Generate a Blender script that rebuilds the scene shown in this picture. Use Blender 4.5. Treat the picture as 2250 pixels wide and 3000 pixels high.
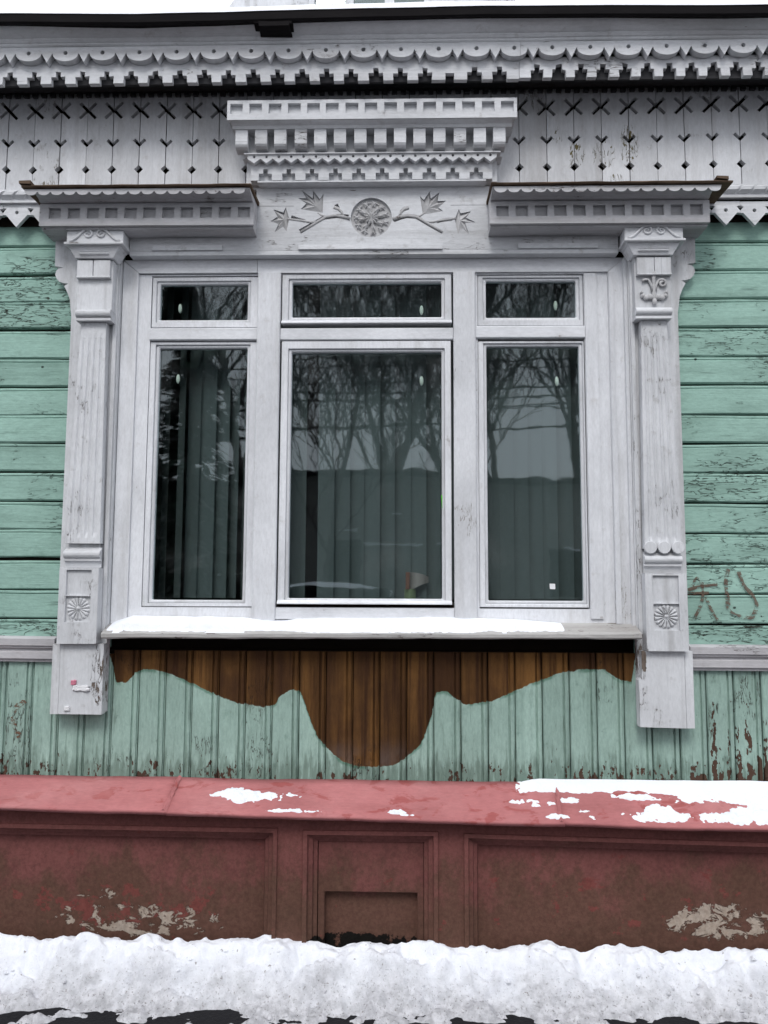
import bpy, bmesh, math, random
from mathutils import Vector, Matrix, noise
from mathutils.geometry import tessellate_polygon
random.seed(7)
for o in list(bpy.data.objects): bpy.data.objects.remove(o)
S = bpy.context.scene
C = S.collection
PI = math.pi

# ------------------------------------------------------------------ camera, sky, sun, exposure
def set_camera():
    p, y, r = map(math.radians, (5.39, 1.32, 0.237))
    fw = Vector((-math.sin(y)*math.cos(p), math.cos(y)*math.cos(p), math.sin(p)))
    rt = Vector((math.cos(y), math.sin(y), 0)); up = rt.cross(fw)
    rt2 = rt*math.cos(r) + up*math.sin(r); up2 = up*math.cos(r) - rt*math.sin(r)
    cd = bpy.data.cameras.new('camera'); cd.sensor_fit = 'VERTICAL'; cd.sensor_height = 36
    cd.lens = 2254/3000*36; cd.clip_start = 0.05; cd.clip_end = 2000
    co = bpy.data.objects.new('camera', cd); C.objects.link(co)
    m = Matrix((rt2, up2, -fw)).transposed().to_4x4(); m.translation = (0.132, -3.3, 1.6)
    co.matrix_world = m; S.camera = co
set_camera()
W = bpy.data.worlds.new('World'); S.world = W; W.use_nodes = True
wn = W.node_tree; bgn = wn.nodes['Background']
sky = wn.nodes.new('ShaderNodeTexSky'); sky.sky_type = 'NISHITA'; sky.sun_disc = False
sky.sun_elevation = math.radians(48); sky.sun_rotation = math.radians(190)
sky.air_density = 1.0; sky.dust_density = 4.0
hs = wn.nodes.new('ShaderNodeHueSaturation'); hs.inputs['Saturation'].default_value = 0.12
mx = wn.nodes.new('ShaderNodeMixRGB'); mx.inputs[0].default_value = 0.8
mx.inputs[2].default_value = (9.6, 9.95, 10.7, 1)          # even cloud cover
wn.links.new(sky.outputs[0], hs.inputs['Color']); wn.links.new(hs.outputs[0], mx.inputs[1])
wn.links.new(mx.outputs[0], bgn.inputs[0]); bgn.inputs[1].default_value = 0.14
sd = bpy.data.lights.new('sun', 'SUN'); sd.energy = 1.3; sd.angle = math.radians(20); sd.color = (1.0, 0.97, 0.93)
so = bpy.data.objects.new('sun', sd); C.objects.link(so)
so.rotation_euler = (math.radians(42), 0, math.radians(-10))
vs = S.view_settings; vs.view_transform = 'Standard'; vs.look = 'None'; vs.gamma = 1; vs.exposure = 0.1
vs.use_curve_mapping = False
S.cycles.max_bounces = 5; S.cycles.diffuse_bounces = 2; S.cycles.glossy_bounces = 3; S.cycles.transparent_max_bounces = 24

# ------------------------------------------------------------------ node helpers
def lin(r, g, b):
    f = lambda c: (c/255)/12.92 if c/255 <= .04045 else ((c/255+.055)/1.055)**2.4
    return (f(r), f(g), f(b), 1)
class NT:
    def __init__(s, name):
        s.m = bpy.data.materials.new(name); s.m.use_nodes = True
        s.t = s.m.node_tree; s.b = s.t.nodes['Principled BSDF']; s.out = s.t.nodes['Material Output']
        g = s.n('ShaderNodeNewGeometry'); s.P = g.outputs['Position']
        s.R = s.n('ShaderNodeObjectInfo').outputs['Random']
        sp = s.n('ShaderNodeSeparateXYZ', {0: s.P}); s.X, s.Y, s.Z = sp.outputs
        v = s.n('ShaderNodeCombineXYZ', {0: s.mul(s.R, 7.3), 1: s.mul(s.R, 3.1), 2: s.mul(s.R, 5.7)})
        s.V = s.vadd(s.P, v.outputs[0])
    def n(s, t, ins={}, **kw):
        d = s.t.nodes.new(t)
        for k, v in kw.items(): setattr(d, k, v)
        for k, v in ins.items():
            if isinstance(v, bpy.types.NodeSocket): s.t.links.new(v, d.inputs[k])
            else: d.inputs[k].default_value = v
        return d
    def ma(s, op, a, b=0.0, c=0.0, clamp=False):
        d = s.n('ShaderNodeMath', {0: a, 1: b, 2: c}, operation=op, use_clamp=clamp); return d.outputs[0]
    def mul(s, a, b): return s.ma('MULTIPLY', a, b)
    def add(s, a, b): return s.ma('ADD', a, b)
    def sub(s, a, b): return s.ma('SUBTRACT', a, b)
    def vadd(s, a, b): return s.n('ShaderNodeVectorMath', {0: a, 1: b}, operation='ADD').outputs[0]
    def scale(s, v, xyz): return s.n('ShaderNodeVectorMath', {0: v, 1: xyz}, operation='MULTIPLY').outputs[0]
    def noise(s, v, sc, det=4, rough=.55, dist=0.0):
        return s.n('ShaderNodeTexNoise', {'Vector': v, 'Scale': sc, 'Detail': det, 'Roughness': rough, 'Distortion': dist}).outputs[0]
    def vor(s, v, sc, feature='DISTANCE_TO_EDGE'):
        return s.n('ShaderNodeTexVoronoi', {'Vector': v, 'Scale': sc}, feature=feature).outputs['Distance']
    def ss(s, x, a, b):
        d = s.n('ShaderNodeMapRange', {'Value': x, 'From Min': a, 'From Max': b, 'To Min': 0.0, 'To Max': 1.0}, interpolation_type='SMOOTHSTEP')
        return d.outputs[0]
    def mix(s, f, a, b, bt='MIX'):
        return s.n('ShaderNodeMixRGB', {0: f, 1: a, 2: b}, blend_type=bt).outputs[0]
    def zone(s, x, z, rx, rz):
        dx = s.mul(s.sub(s.X, x), 1/rx); dz = s.mul(s.sub(s.Z, z), 1/rz)
        d2 = s.add(s.mul(dx, dx), s.mul(dz, dz)); return s.ma('SUBTRACT', 1.0, s.ss(d2, 0.1, 1.0))
    def bump(s, h, strength, dist):
        s.t.links.new(s.n('ShaderNodeBump', {'Height': h, 'Strength': strength, 'Distance': dist}).outputs[0], s.b.inputs['Normal'])
    def fin(s, col, rough=.6, spec=.06):
        for k, v in (('Base Color', col), ('Roughness', rough), ('Specular IOR Level', spec)):
            if isinstance(v, bpy.types.NodeSocket): s.t.links.new(v, s.b.inputs[k])
            else: s.b.inputs[k].default_value = v
        return s.m
def sc4(c, k): return (c[0]*k, c[1]*k, c[2]*k, 1)

def paint(name, base, grain='Z', chip=.0, under=(.16, .13, .11, 1), crack=.3, zones=(), dirt=.35, dirtcol=(.30, .27, .25, 1), bumps=.5, extra=None, rough=.55, mott=.07):
    t = NT(name)
    big = t.noise(t.V, 2.6, 3); mid = t.noise(t.V, 17, 4, .65)
    gs = {'Z': (70, 70, 4), 'X': (4, 70, 70), 'N': (40, 40, 40)}[grain]
    cs = {'Z': (3.2, 3.2, 1.0), 'X': (1.0, 3.2, 3.2), 'N': (1.5, 1.5, 1.5)}[grain]
    gr = t.noise(t.scale(t.V, gs), 1, 3, .7)
    gl = t.noise(t.scale(t.V, tuple(q*.18 for q in gs)), 1, 3, .6)
    zs = None
    for z in zones:
        q = t.mul(t.zone(*z[:4]), z[4]); zs = q if zs is None else t.ma('MAXIMUM', zs, q)
    col = t.mix(t.ss(big, .3, .75), sc4(base, 1.06), sc4(base, .86))
    col = t.mix(t.mul(t.ss(gl, .5, .72), dirt), col, t.mix(.5, dirtcol, sc4(base, .6)))
    col = t.mix(t.mul(t.ss(mid, .58, .75), dirt*.8), col, dirtcol)
    col = t.mix(t.mul(t.ss(gr, .62, .75), crack), col, sc4(base, .42))
    h = t.add(t.mul(gr, .35), t.mul(mid, .4))
    t.hx = None
    if extra: col = extra(t, col)
    if t.hx is not None: h = t.sub(h, t.hx)
    if crack > .15:
        # hair cracks along the grain, in patches
        rn = t.noise(t.scale(t.V, {'Z': (50, 50, 9), 'X': (9, 50, 50), 'N': (14, 14, 14)}[grain]), 1, 3, .6, .6)
        cm = t.add(t.add(big, t.mul(t.sub(mid, .5), .6)), t.mul(t.sub(t.ma('FRACT', t.mul(t.R, 7.0)), .5), .16))
        if zs is not None: cm = t.add(cm, t.mul(zs, .5))
        ckm = t.mul(t.sub(1.0, t.ss(t.ma('ABSOLUTE', t.sub(rn, .5)), .004, .022)), t.ss(cm, .70-.2*crack, .80-.2*crack))
        col = t.mix(t.mul(ckm, .8), col, sc4(under, .7)); h = t.sub(h, t.mul(ckm, .8))
    if chip > -.1:
        # flakes that have come off
        cn = t.noise(t.scale(t.V, cs), 13, 5, .62, .3)
        if zs is not None: cn = t.add(cn, t.mul(zs, .22))
        chm = t.ss(cn, .77-chip*.16, .785-chip*.16)
        col = t.mix(chm, col, t.mix(gr, sc4(under, .7), sc4(under, 1.4))); h = t.sub(h, t.mul(chm, .9))
    mo = t.noise(t.scale(t.V, {'Z': (1.5, 1.5, .5), 'X': (.5, 1.5, 1.5), 'N': (1, 1, 1)}[grain]), 62, 3, .75)
    rv = t.mul(t.add(.93, t.mul(t.R, .14)), t.ma('MULTIPLY_ADD', t.ss(mo, .25, .75), 2*mott, 1-mott*1.1))
    col = t.mix(1.0, col, t.n('ShaderNodeCombineXYZ', {0: rv, 1: rv, 2: rv}).outputs[0], 'MULTIPLY')
    t.bump(h, bumps, .006)
    return t.fin(col, rough+.1)

M = {}
WB = (.65, .662, .688, 1)
M['white_v'] = paint('white_paint_upright', WB, 'Z', .16, crack=.42, dirt=.55, dirtcol=(.33, .32, .31, 1), bumps=.75, zones=((-1.12, 1.22, .05, .16, .9), (1.12, 1.3, .03, .1, .9)))
M['white_h'] = paint('white_paint_level', WB, 'X', .16, crack=.45, dirt=.55, dirtcol=(.33, .32, .31, 1), bumps=.75)
M['white_eave'] = paint('white_paint_eave', sc4(WB, 1.02), 'X', .24, crack=.4, dirt=.42, bumps=.7)
M['white_new'] = paint('white_window_paint', (.705, .718, .75, 1), 'Z', .04, under=(.3, .25, .22, 1), crack=.16, dirt=.38, dirtcol=(.42, .40, .38, 1), bumps=.4, rough=.4)
M['white_newh'] = paint('white_window_rail_paint', (.705, .718, .75, 1), 'X', .04, under=(.3, .25, .22, 1), crack=.16, dirt=.38, dirtcol=(.42, .40, .38, 1), bumps=.4, rough=.4)
M['white_frieze'] = paint('white_frieze_paint', sc4(WB, .97), 'Z', .05, under=(.13, .11, .05, 1), crack=.2, dirt=.4,
                          zones=((1.02, 3.49, .07, .11, .8), (1.13, 3.53, .05, .14, .9), (.9, 3.5, .05, .09, .75), (.82, 3.58, .03, .05, .8), (1.07, 3.38, .05, .04, .8)))
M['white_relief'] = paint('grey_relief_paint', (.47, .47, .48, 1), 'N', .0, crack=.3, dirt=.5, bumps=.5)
M['white_sill'] = paint('worn_sill_paint', (.42, .41, .40, 1), 'X', .75, under=(.17, .15, .14, 1), crack=.8, dirt=.6)
M['white_belt'] = paint('belt_paint', (.53, .52, .54, 1), 'X', .1, crack=.4, under=(.14, .12, .11, 1), zones=((1.58, 1.345, .2, .02, .9),))
GB = (.315, .49, .425, 1)
def nail_extra(t, col):
    d = t.vor(t.scale(t.P, (1, 1, 1.3)), 7.5, 'F1'); n = t.noise(t.P, 60, 3)
    sp = t.sub(1.0, t.ss(t.add(d, t.mul(n, .10)), .085, .10))
    stain = t.ss(t.noise(t.scale(t.P, (.6, 1, 2.5)), 3.1, 5, .6), .50, .72)
    col = t.mix(t.mul(stain, .38), col, (.15, .24, .20, 1))
    return t.mix(t.mul(sp, .9), col, (.022, .026, .022, 1))
M['green_h'] = paint('green_board_paint', GB, 'X', .12, under=(.05, .06, .05, 1), crack=.75, dirt=.4, dirtcol=(.13, .22, .18, 1), bumps=.8, extra=nail_extra, mott=.10,
                     zones=((1.55, 2.05, .45, .14, .5), (1.5, 1.75, .5, .25, .38), (1.55, 1.42, .5, .08, .6), (-1.5, 2.85, .35, .22, .6), (-1.55, 1.4, .4, .06, .7), (-1.5, 3.0, .3, .08, .6)))

BARE = [(-1.126,1.201),(-1.081,1.184),(-1.037,1.177),(-1.002,1.223),(-.966,1.235),(-.922,1.235),(-.848,1.217),(-.745,1.175),(-.642,1.126),(-.554,1.096),(-.438,1.082),(-.398,1.093),(-.381,1.128),(-.338,1.154),(-.294,1.150),(-.275,1.101),(-.249,1.023),(-.220,.960),(-.176,.912),(-.118,.863),(-.061,.843),(.025,.840),(.110,.849),(.160,.887),(.217,.936),(.242,1.006),(.262,1.055),(.268,1.119),(.282,1.150),(.325,1.154),(.353,1.126),(.403,1.099),(.511,1.113),(.640,1.171),(.784,1.228),(.884,1.247),(.984,1.248),(1.040,1.209),(1.096,1.195)]
def bare_extra(t, col):
    # rust sprays and flaked strips low on the boards
    gr = t.noise(t.scale(t.V, (55, 55, 3)), 1, 6, .7); gk = t.noise(t.scale(t.V, (14, 14, 1.6)), 1, 5, .6)
    low = t.sub(1.0, t.ss(t.Z, .79, .94))
    n = t.noise(t.scale(t.P, (2.2, 1, 1)), 22, 4, .6)
    right = t.mul(t.mul(t.ss(t.X, 1.3, 1.42), t.sub(1.0, t.ss(t.Z, 1.0, 1.26))), t.ss(t.noise(t.scale(t.P, (24, 1, 1.2)), 1, 2), .42, .58))
    f = t.add(n, t.add(t.mul(t.mul(low, t.ss(t.noise(t.scale(t.P, (9, 1, 2)), 1, 2), .25, .6)), .215), t.mul(right, .22)))
    m = t.ss(f, .72, .735)
    col = t.mix(t.mul(t.ss(t.add(t.noise(t.scale(t.P, (6, 1, .8)), 9, 6, .65), t.mul(low, .25)), .52, .76), .65), col, (.10, .15, .12, 1))
    col = t.mix(m, col, t.mix(gk, (.042, .028, .022, 1), (.12, .072, .052, 1)))
    # outline left by the missing apron board
    wx = t.add(t.X, t.mul(t.sub(t.noise(t.P, 30, 4), .5), .012)); wz = t.add(t.Z, t.mul(t.sub(t.noise(t.P, 45, 5, .6), .5), .02))
    fc = t.n('ShaderNodeFloatCurve', {'Value': t.ma('MULTIPLY_ADD', wx, 1/2.4, .5)})
    cv = fc.mapping.curves[0]; pts = [(0, 1), (.031, .99)] + [((x+1.2)/2.4, (z-.8)/.55) for x, z in BARE] + [(.968, .99), (1, 1)]
    cv.points[0].location = pts[0]; cv.points[1].location = pts[-1]
    for p in pts[1:-1]: cv.points.new(*p)
    for p in cv.points: p.handle_type = 'VECTOR'
    fc.mapping.update()
    edge = t.sub(t.ma('MULTIPLY_ADD', wz, 1/.55, -.8/.55), fc.outputs[0])
    bm = t.ss(edge, -.004, .006)
    lip = t.mul(t.sub(1.0, t.ss(t.ma('ABSOLUTE', edge), .006, .03)), t.ss(t.noise(t.P, 9, 3), .45, .55))
    gw = t.noise(t.scale(t.V, (38, 38, 1.3)), 1, 6, .6); gv = t.noise(t.scale(t.V, (9, 9, .6)), 1, 4, .6)
    wood = t.mix(t.ss(gv, .40, .66), (.065, .032, .014, 1), (.17, .083, .028, 1))
    wood = t.mix(t.mul(t.ss(gw, .5, .68), .75), wood, (.035, .016, .010, 1))
    wood = t.mix(t.mul(t.ss(t.noise(t.V, 3.5, 3), .42, .66), .7), wood, (.05, .024, .014, 1))
    grey = t.mul(t.sub(1.0, t.ss(t.Z, .84, .98)), t.ss(t.noise(t.V, 7, 4), .42, .65))
    wood = t.mix(t.mul(grey, .6), wood, (.13, .10, .09, 1))
    col = t.mix(t.mul(lip, .6), col, (.03, .13, .075, 1))
    t.hx = t.add(t.mul(bm, .8), t.mul(m, .7))
    return t.mix(bm, col, wood)
M['green_v'] = paint('green_apron_paint', (.33, .465, .41, 1), 'Z', -.2, under=(.06, .04, .03, 1), crack=.45, dirt=.45, dirtcol=(.13, .22, .18, 1), bumps=.7, extra=bare_extra, mott=.11)

def stone_extra(t, col):
    dirt = t.ss(t.add(t.noise(t.scale(t.P, (1, 1, .7)), 5.5, 8, .74), t.mul(t.sub(.46, t.Z), 1.1)), .42, .66)
    col = t.mix(t.mul(dirt, .62), col, t.mix(t.noise(t.P, 30, 5, .7), (.050, .037, .022, 1), (.115, .080, .052, 1)))
    red = t.ss(t.add(t.noise(t.scale(t.P, (1, 1, 1.3)), 11, 6, .7), t.ma('MAXIMUM', t.mul(t.zone(-1.1, .3, .65, .13), .13), t.mul(t.zone(1.1, .35, .6, .2), .05))), .64, .69)
    col = t.mix(t.mul(red, .75), col, (.20, .058, .052, 1))
    z = t.ma('MAXIMUM', t.mul(t.zone(-.95, .235, .5, .10), .30), t.mul(t.zone(1.42, .25, .33, .11), .31))
    z = t.ma('MAXIMUM', z, t.mul(t.zone(-1.15, .33, .2, .05), .2))
    pl = t.ss(t.add(t.noise(t.scale(t.P, (1, 1, 1.6)), 13, 7, .70, .5), z), .785, .80)
    t.hx = t.mul(pl, 1.3)
    col = t.mix(pl, col, t.mix(t.noise(t.P, 40, 4), (.30, .22, .17, 1), (.50, .44, .38, 1)))
    blk = t.ss(t.add(t.noise(t.P, 20, 6, .65), t.mul(t.zone(-.1, .15, .5, .055), .4)), .80, .86)
    return t.mix(blk, col, (.012, .011, .010, 1))
M['plinth'] = paint('plinth_paint', (.20, .078, .072, 1), 'N', -.3, crack=.1, dirt=.45, dirtcol=(.085, .045, .038, 1), bumps=1.0, extra=stone_extra, rough=.75, mott=.17)
def ledge_extra(t, col):
    n = t.noise(t.scale(t.P, (1, 2, 2)), 8, 6, .6, .5)
    col = t.mix(t.mul(t.ss(n, .55, .62), .7), col, (.33, .08, .075, 1))
    return t.mix(t.mul(t.ss(t.noise(t.P, 3, 4), .5, .75), .6), col, (.55, .26, .26, 1))
M['ledge'] = paint('red_ledge_paint', (.455, .175, .178, 1), 'X', -.2, crack=.15, dirt=.25, dirtcol=(.25, .09, .08, 1), bumps=.45, extra=ledge_extra, rough=.5, mott=.08)

def simple(name, c, rough=.7, var=.3, sc=12, bumpd=.004, stretch=(1, 1, 1), spec=.06):
    t = NT(name); a = t.noise(t.scale(t.V, stretch), sc, 6, .6)
    t.bump(a, .6, bumpd); return t.fin(t.mix(a, sc4(c, 1-var), sc4(c, 1+var)), rough, spec)
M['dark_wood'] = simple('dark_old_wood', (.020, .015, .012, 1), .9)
M['soffit'] = simple('dark_soffit_boards', (.050, .050, .054, 1), .85, .4, 9, .004, (1, 6, 6))  # even dark grey for soffit, dentil strip and the sheet behind the fretwork
M['white_shelf'] = paint('grey_shelf_paint', (.52, .52, .54, 1), 'X', .12, crack=.4, dirt=.55, bumps=.6)  # greyer base than the other white trim, with random dirt over it
M['grey_wood'] = simple('weathered_brown_wood', (.12, .085, .062, 1), .85, .5, 14, .004, (1, 6, 6))
M['roof_metal'] = simple('dark_roof_metal', (.011, .010, .011, 1), .75, .4, 8, .006, (1, 4, 4))
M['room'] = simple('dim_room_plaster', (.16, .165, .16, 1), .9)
M['slat'] = simple('grey_green_blind_fabric', (.108, .117, .119, 1), .8, .12, 60, .0005)
M['sensor'] = simple('cream_plastic', (.75, .74, .66, 1), .4, .03)
M['paper'] = simple('white_paper', (.78, .78, .8, 1), .7, .06, 30)
M['pink'] = simple('pink_print', (.62, .22, .30, 1), .7, .3, 90)
M['green_tape'] = simple('bright_green_paint', (.12, .55, .06, 1), .6, .2, 40)
M['brown_box'] = simple('brown_card', (.16, .07, .05, 1), .7, .2, 30)
M['pale_cloth'] = simple('pale_pink_cloth', (.27, .22, .21, 1), .8, .2, 20)
M['lime_cloth'] = simple('yellow_green_cloth', (.16, .18, .10, 1), .8, .2, 20)
M['asphalt'] = simple('wet_asphalt', (.012, .012, .014, 1), .45, .4, 90, .004)
M['bark'] = simple('dark_bark', (.085, .080, .076, 1), .9, .4, 9)
M['barn'] = simple('grey_barn_boards', (.27, .265, .25, 1), .9, .5, 6, .01, (6, 6, 1))
M['needles'] = simple('spruce_needles', (.035, .055, .040, 1), .9, .5, 3)
M['wire'] = simple('black_cable', (.015, .015, .016, 1), .6)
M['car_paint'] = simple('dark_car_paint', (.05, .06, .07, 1), .3, .1, 5, .0, spec=.5)
M['rubber'] = simple('black_rubber', (.015, .015, .015, 1), .8)
M['ember'] = simple('faded_graffiti', (.10, .055, .045, 1), .8, .4, 30)

def snow_mat(name, dirty=0.0):
    t = NT(name)
    col = t.mix(t.noise(t.P, 6, 4), (.88, .90, .94, 1), (.78, .81, .88, 1))
    if dirty:
        out = t.sub(-.085, t.Y)
        low = t.ss(t.add(out, t.mul(t.sub(t.noise(t.P, 8, 5, .65), .5), .16)), .04, .19)
        col = t.mix(t.mul(t.ss(t.noise(t.P, 14, 5, .7), .47, .66), .30), col, (.62, .64, .72, 1))
        col = t.mix(t.mul(low, .66), col, t.mix(t.ss(t.noise(t.P, 30, 5, .65), .3, .7), (.13, .12, .12, 1), (.50, .49, .51, 1)))
        gt = t.mul(t.ss(t.noise(t.P, 110, 2, .6), .60, .68), t.add(.05, t.mul(low, .5)))
        col = t.mix(gt, col, (.10, .09, .08, 1))
        sp = t.ss(t.noise(t.P, 52, 4, .6), .655, .72)
        col = t.mix(t.mul(sp, .7), col, (.16, .13, .11, 1))
    h = t.add(t.mul(t.noise(t.P, 45, 5, .65), .7), t.mul(t.noise(t.P, 190, 2), .35))
    t.bump(h, .6, .010)
    return t.fin(col, .65, .08)
M['snow'] = snow_mat('clean_snow'); M['snow_dirty'] = snow_mat('street_snow', 1)

def glass_mat(name, k=1.3):
    t = NT(name)
    w = t.noise(t.scale(t.P, (3, 1, 5)), 1.4, 2); bn = t.n('ShaderNodeBump', {'Height': w, 'Strength': .25, 'Distance': .0012}).outputs[0]
    inc = t.t.nodes.new('ShaderNodeNewGeometry').outputs['Incoming']
    dt = t.ma('ABSOLUTE', t.n('ShaderNodeVectorMath', {0: inc, 1: bn}, operation='DOT_PRODUCT').outputs['Value'])
    fr = t.ma('MULTIPLY_ADD', t.ma('POWER', t.ma('SUBTRACT', 1.0, dt, clamp=True), 5.0), .96, .04)
    dust = t.mul(t.ss(t.noise(t.P, 5, 6, .6), .5, .8), .03)
    gl = t.n('ShaderNodeBsdfGlossy', {'Color': (.90, .96, 1, 1), 'Roughness': 0.02, 'Normal': bn}).outputs[0]
    tr = t.n('ShaderNodeBsdfTransparent', {'Color': (.88, .94, .935, 1)}).outputs[0]
    df = t.n('ShaderNodeBsdfDiffuse', {'Color': (.5, .5, .5, 1)}).outputs[0]
    a = t.n('ShaderNodeMixShader', {0: dust, 1: tr, 2: df}).outputs[0]
    b = t.n('ShaderNodeMixShader', {0: t.ma('MULTIPLY', fr, k, clamp=True), 1: a, 2: gl}).outputs[0]
    t.t.links.new(b, t.out.inputs['Surface']); return t.m
M['glass'] = glass_mat('window_glass')

# ------------------------------------------------------------------ mesh helpers
class MB:
    def __init__(s): s.v = []; s.f = []
    def box(s, x0, x1, y0, y1, z0, z1):
        return s.hexa([(x0,y0,z0),(x1,y0,z0),(x1,y1,z0),(x0,y1,z0),(x0,y0,z1),(x1,y0,z1),(x1,y1,z1),(x0,y1,z1)])
    def hexa(s, p):
        b = len(s.v); s.v += [tuple(q) for q in p]
        s.f += [tuple(b+i for i in q) for q in ((3,2,1,0),(4,5,6,7),(0,1,5,4),(1,2,6,5),(2,3,7,6),(3,0,4,7))]; return s
    def prism(s, loops, y0, y1, back=True):
        b = len(s.v); fl = [p for l in loops for p in l]; n = len(fl)
        s.v += [(x, y0, z) for x, z in fl] + [(x, y1, z) for x, z in fl]
        tri = tessellate_polygon([[Vector((x, z, 0)) for x, z in l] for l in loops])
        for a in tri:
            s.f.append(tuple(b+i for i in a))
            if back: s.f.append(tuple(b+n+i for i in reversed(a)))
        k = 0
        for l in loops:
            m = len(l)
            for i in range(m):
                j = (i+1) % m; s.f.append((b+k+i, b+k+j, b+n+k+j, b+n+k+i))
            k += m
        return s
    def sweepx(s, prof, xs, dz=None):
        b = len(s.v); m = len(prof)
        for x in xs:
            o = dz(x) if dz else 0
            s.v += [(x, y, z+o) for y, z in prof]
        for i in range(len(xs)-1):
            for j in range(m):
                k = (j+1) % m; s.f.append((b+i*m+j, b+i*m+k, b+(i+1)*m+k, b+(i+1)*m+j))
        s.f.append(tuple(b+j for j in range(m))); e = b+(len(xs)-1)*m; s.f.append(tuple(e+j for j in reversed(range(m)))); return s
    def sweepz(s, prof, zs):
        b = len(s.v); m = len(prof)
        for z in zs: s.v += [(x, y, z) for x, y in prof]
        for i in range(len(zs)-1):
            for j in range(m):
                k = (j+1) % m; s.f.append((b+i*m+j, b+i*m+k, b+(i+1)*m+k, b+(i+1)*m+j))
        s.f.append(tuple(b+j for j in range(m))); e = b+(len(zs)-1)*m; s.f.append(tuple(e+j for j in reversed(range(m)))); return s
    def tube(s, pts, rad, n=8, flat=1.0):
        pts = [Vector(p) for p in pts]; b = len(s.v)
        if not isinstance(rad, (list, tuple)): rad = [rad]*len(pts)
        for i, p in enumerate(pts):
            d = (pts[min(i+1, len(pts)-1)] - pts[max(i-1, 0)]).normalized()
            u = Vector((0, 1, 0)) if abs(d.y) < .9 else Vector((1, 0, 0))
            a = d.cross(u).normalized(); w = a.cross(d).normalized()
            for k in range(n):
                t = 2*PI*k/n; s.v.append(tuple(p + a*math.cos(t)*rad[i] + w*math.sin(t)*rad[i]*flat))
        for i in range(len(pts)-1):
            for k in range(n):
                l = (k+1) % n; s.f.append((b+i*n+k, b+i*n+l, b+(i+1)*n+l, b+(i+1)*n+k))
        s.f.append(tuple(b+k for k in range(n))); e = b+(len(pts)-1)*n; s.f.append(tuple(e+k for k in reversed(range(n)))); return s
    def grid(s, fn, nu, nv):
        b = len(s.v)
        for i in range(nu+1):
            for j in range(nv+1): s.v.append(fn(i/nu, j/nv))
        for i in range(nu):
            for j in range(nv):
                a = b+i*(nv+1)+j; s.f.append((a, a+1, a+nv+2, a+nv+1))
        return s
    def ball(s, c, r, nu=10, nv=6):
        def fn(u, v):
            th = 2*PI*u; ph = PI*v
            return (c[0]+r[0]*math.sin(ph)*math.cos(th), c[1]+r[1]*math.sin(ph)*math.sin(th), c[2]+r[2]*math.cos(ph))
        return s.grid(fn, nu, nv)
    def jit(s, a):
        s.v = [(x+random.uniform(-a, a), y+random.uniform(-a, a)*.6, z+random.uniform(-a, a)) for x, y, z in s.v]; return s

ROOT = {}
def base_of(o):
    while o is not None and o.name not in ROOT: o = o.parent
    return ROOT.get(o.name, Vector((0, 0, 0))) if o else Vector((0, 0, 0))
def build(name, mb, mat, parent=None, smooth=False, local=False, bevel=0):
    off = Vector((0, 0, 0)) if local else base_of(parent)
    me = bpy.data.meshes.new(name)
    me.from_pydata([(x-off.x, y-off.y, z-off.z) for x, y, z in mb.v], [], mb.f)
    bm = bmesh.new(); bm.from_mesh(me)
    bmesh.ops.recalc_face_normals(bm, faces=bm.faces[:]); bm.to_mesh(me); bm.free()
    if smooth:
        for p in me.polygons: p.use_smooth = True
    me.materials.append(M[mat] if isinstance(mat, str) else mat)
    o = bpy.data.objects.new(name, me); C.objects.link(o)
    if parent: o.parent = parent
    if bevel:
        m = o.modifiers.new('edge', 'BEVEL'); m.width = bevel; m.segments = 1; m.limit_method = 'ANGLE'; m.angle_limit = math.radians(40)
    return o
def tag(o, label=None, cat=None, group=None, kind=None):
    if label: o['label'] = label
    if cat: o['category'] = cat
    if group: o['group'] = group
    if kind: o['kind'] = kind
    return o
def thing(name, loc, label, cat, group=None):
    o = bpy.data.objects.new(name, None); C.objects.link(o); o.location = loc; o.empty_display_size = .1
    ROOT[o.name] = Vector(loc); return tag(o, label, cat, group, 'thing')
def part(name, parent):       # an empty part that holds sub-parts
    o = bpy.data.objects.new(name, None); C.objects.link(o); o.parent = parent; o.empty_display_size = .05; return o
def copy_at(src, dx=0, dy=0, dz=0, parent=None):
    c = src.copy(); C.objects.link(c); c.parent = parent or src.parent
    c.location = src.location + Vector((dx, dy, dz)); return c
def rect(x0, x1, z0, z1): return [(x0, z0), (x1, z0), (x1, z1), (x0, z1)]
def circ(x, z, r, n=14): return [(x+r*math.cos(2*PI*k/n), z+r*math.sin(2*PI*k/n)) for k in range(n)]
def lins(a, b, n): return [a+(b-a)*i/n for i in range(n+1)]
def fbm(x, y, z=0, o=4): return noise.fractal(Vector((x, y, z)), 1.0, 2.0, o)

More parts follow.
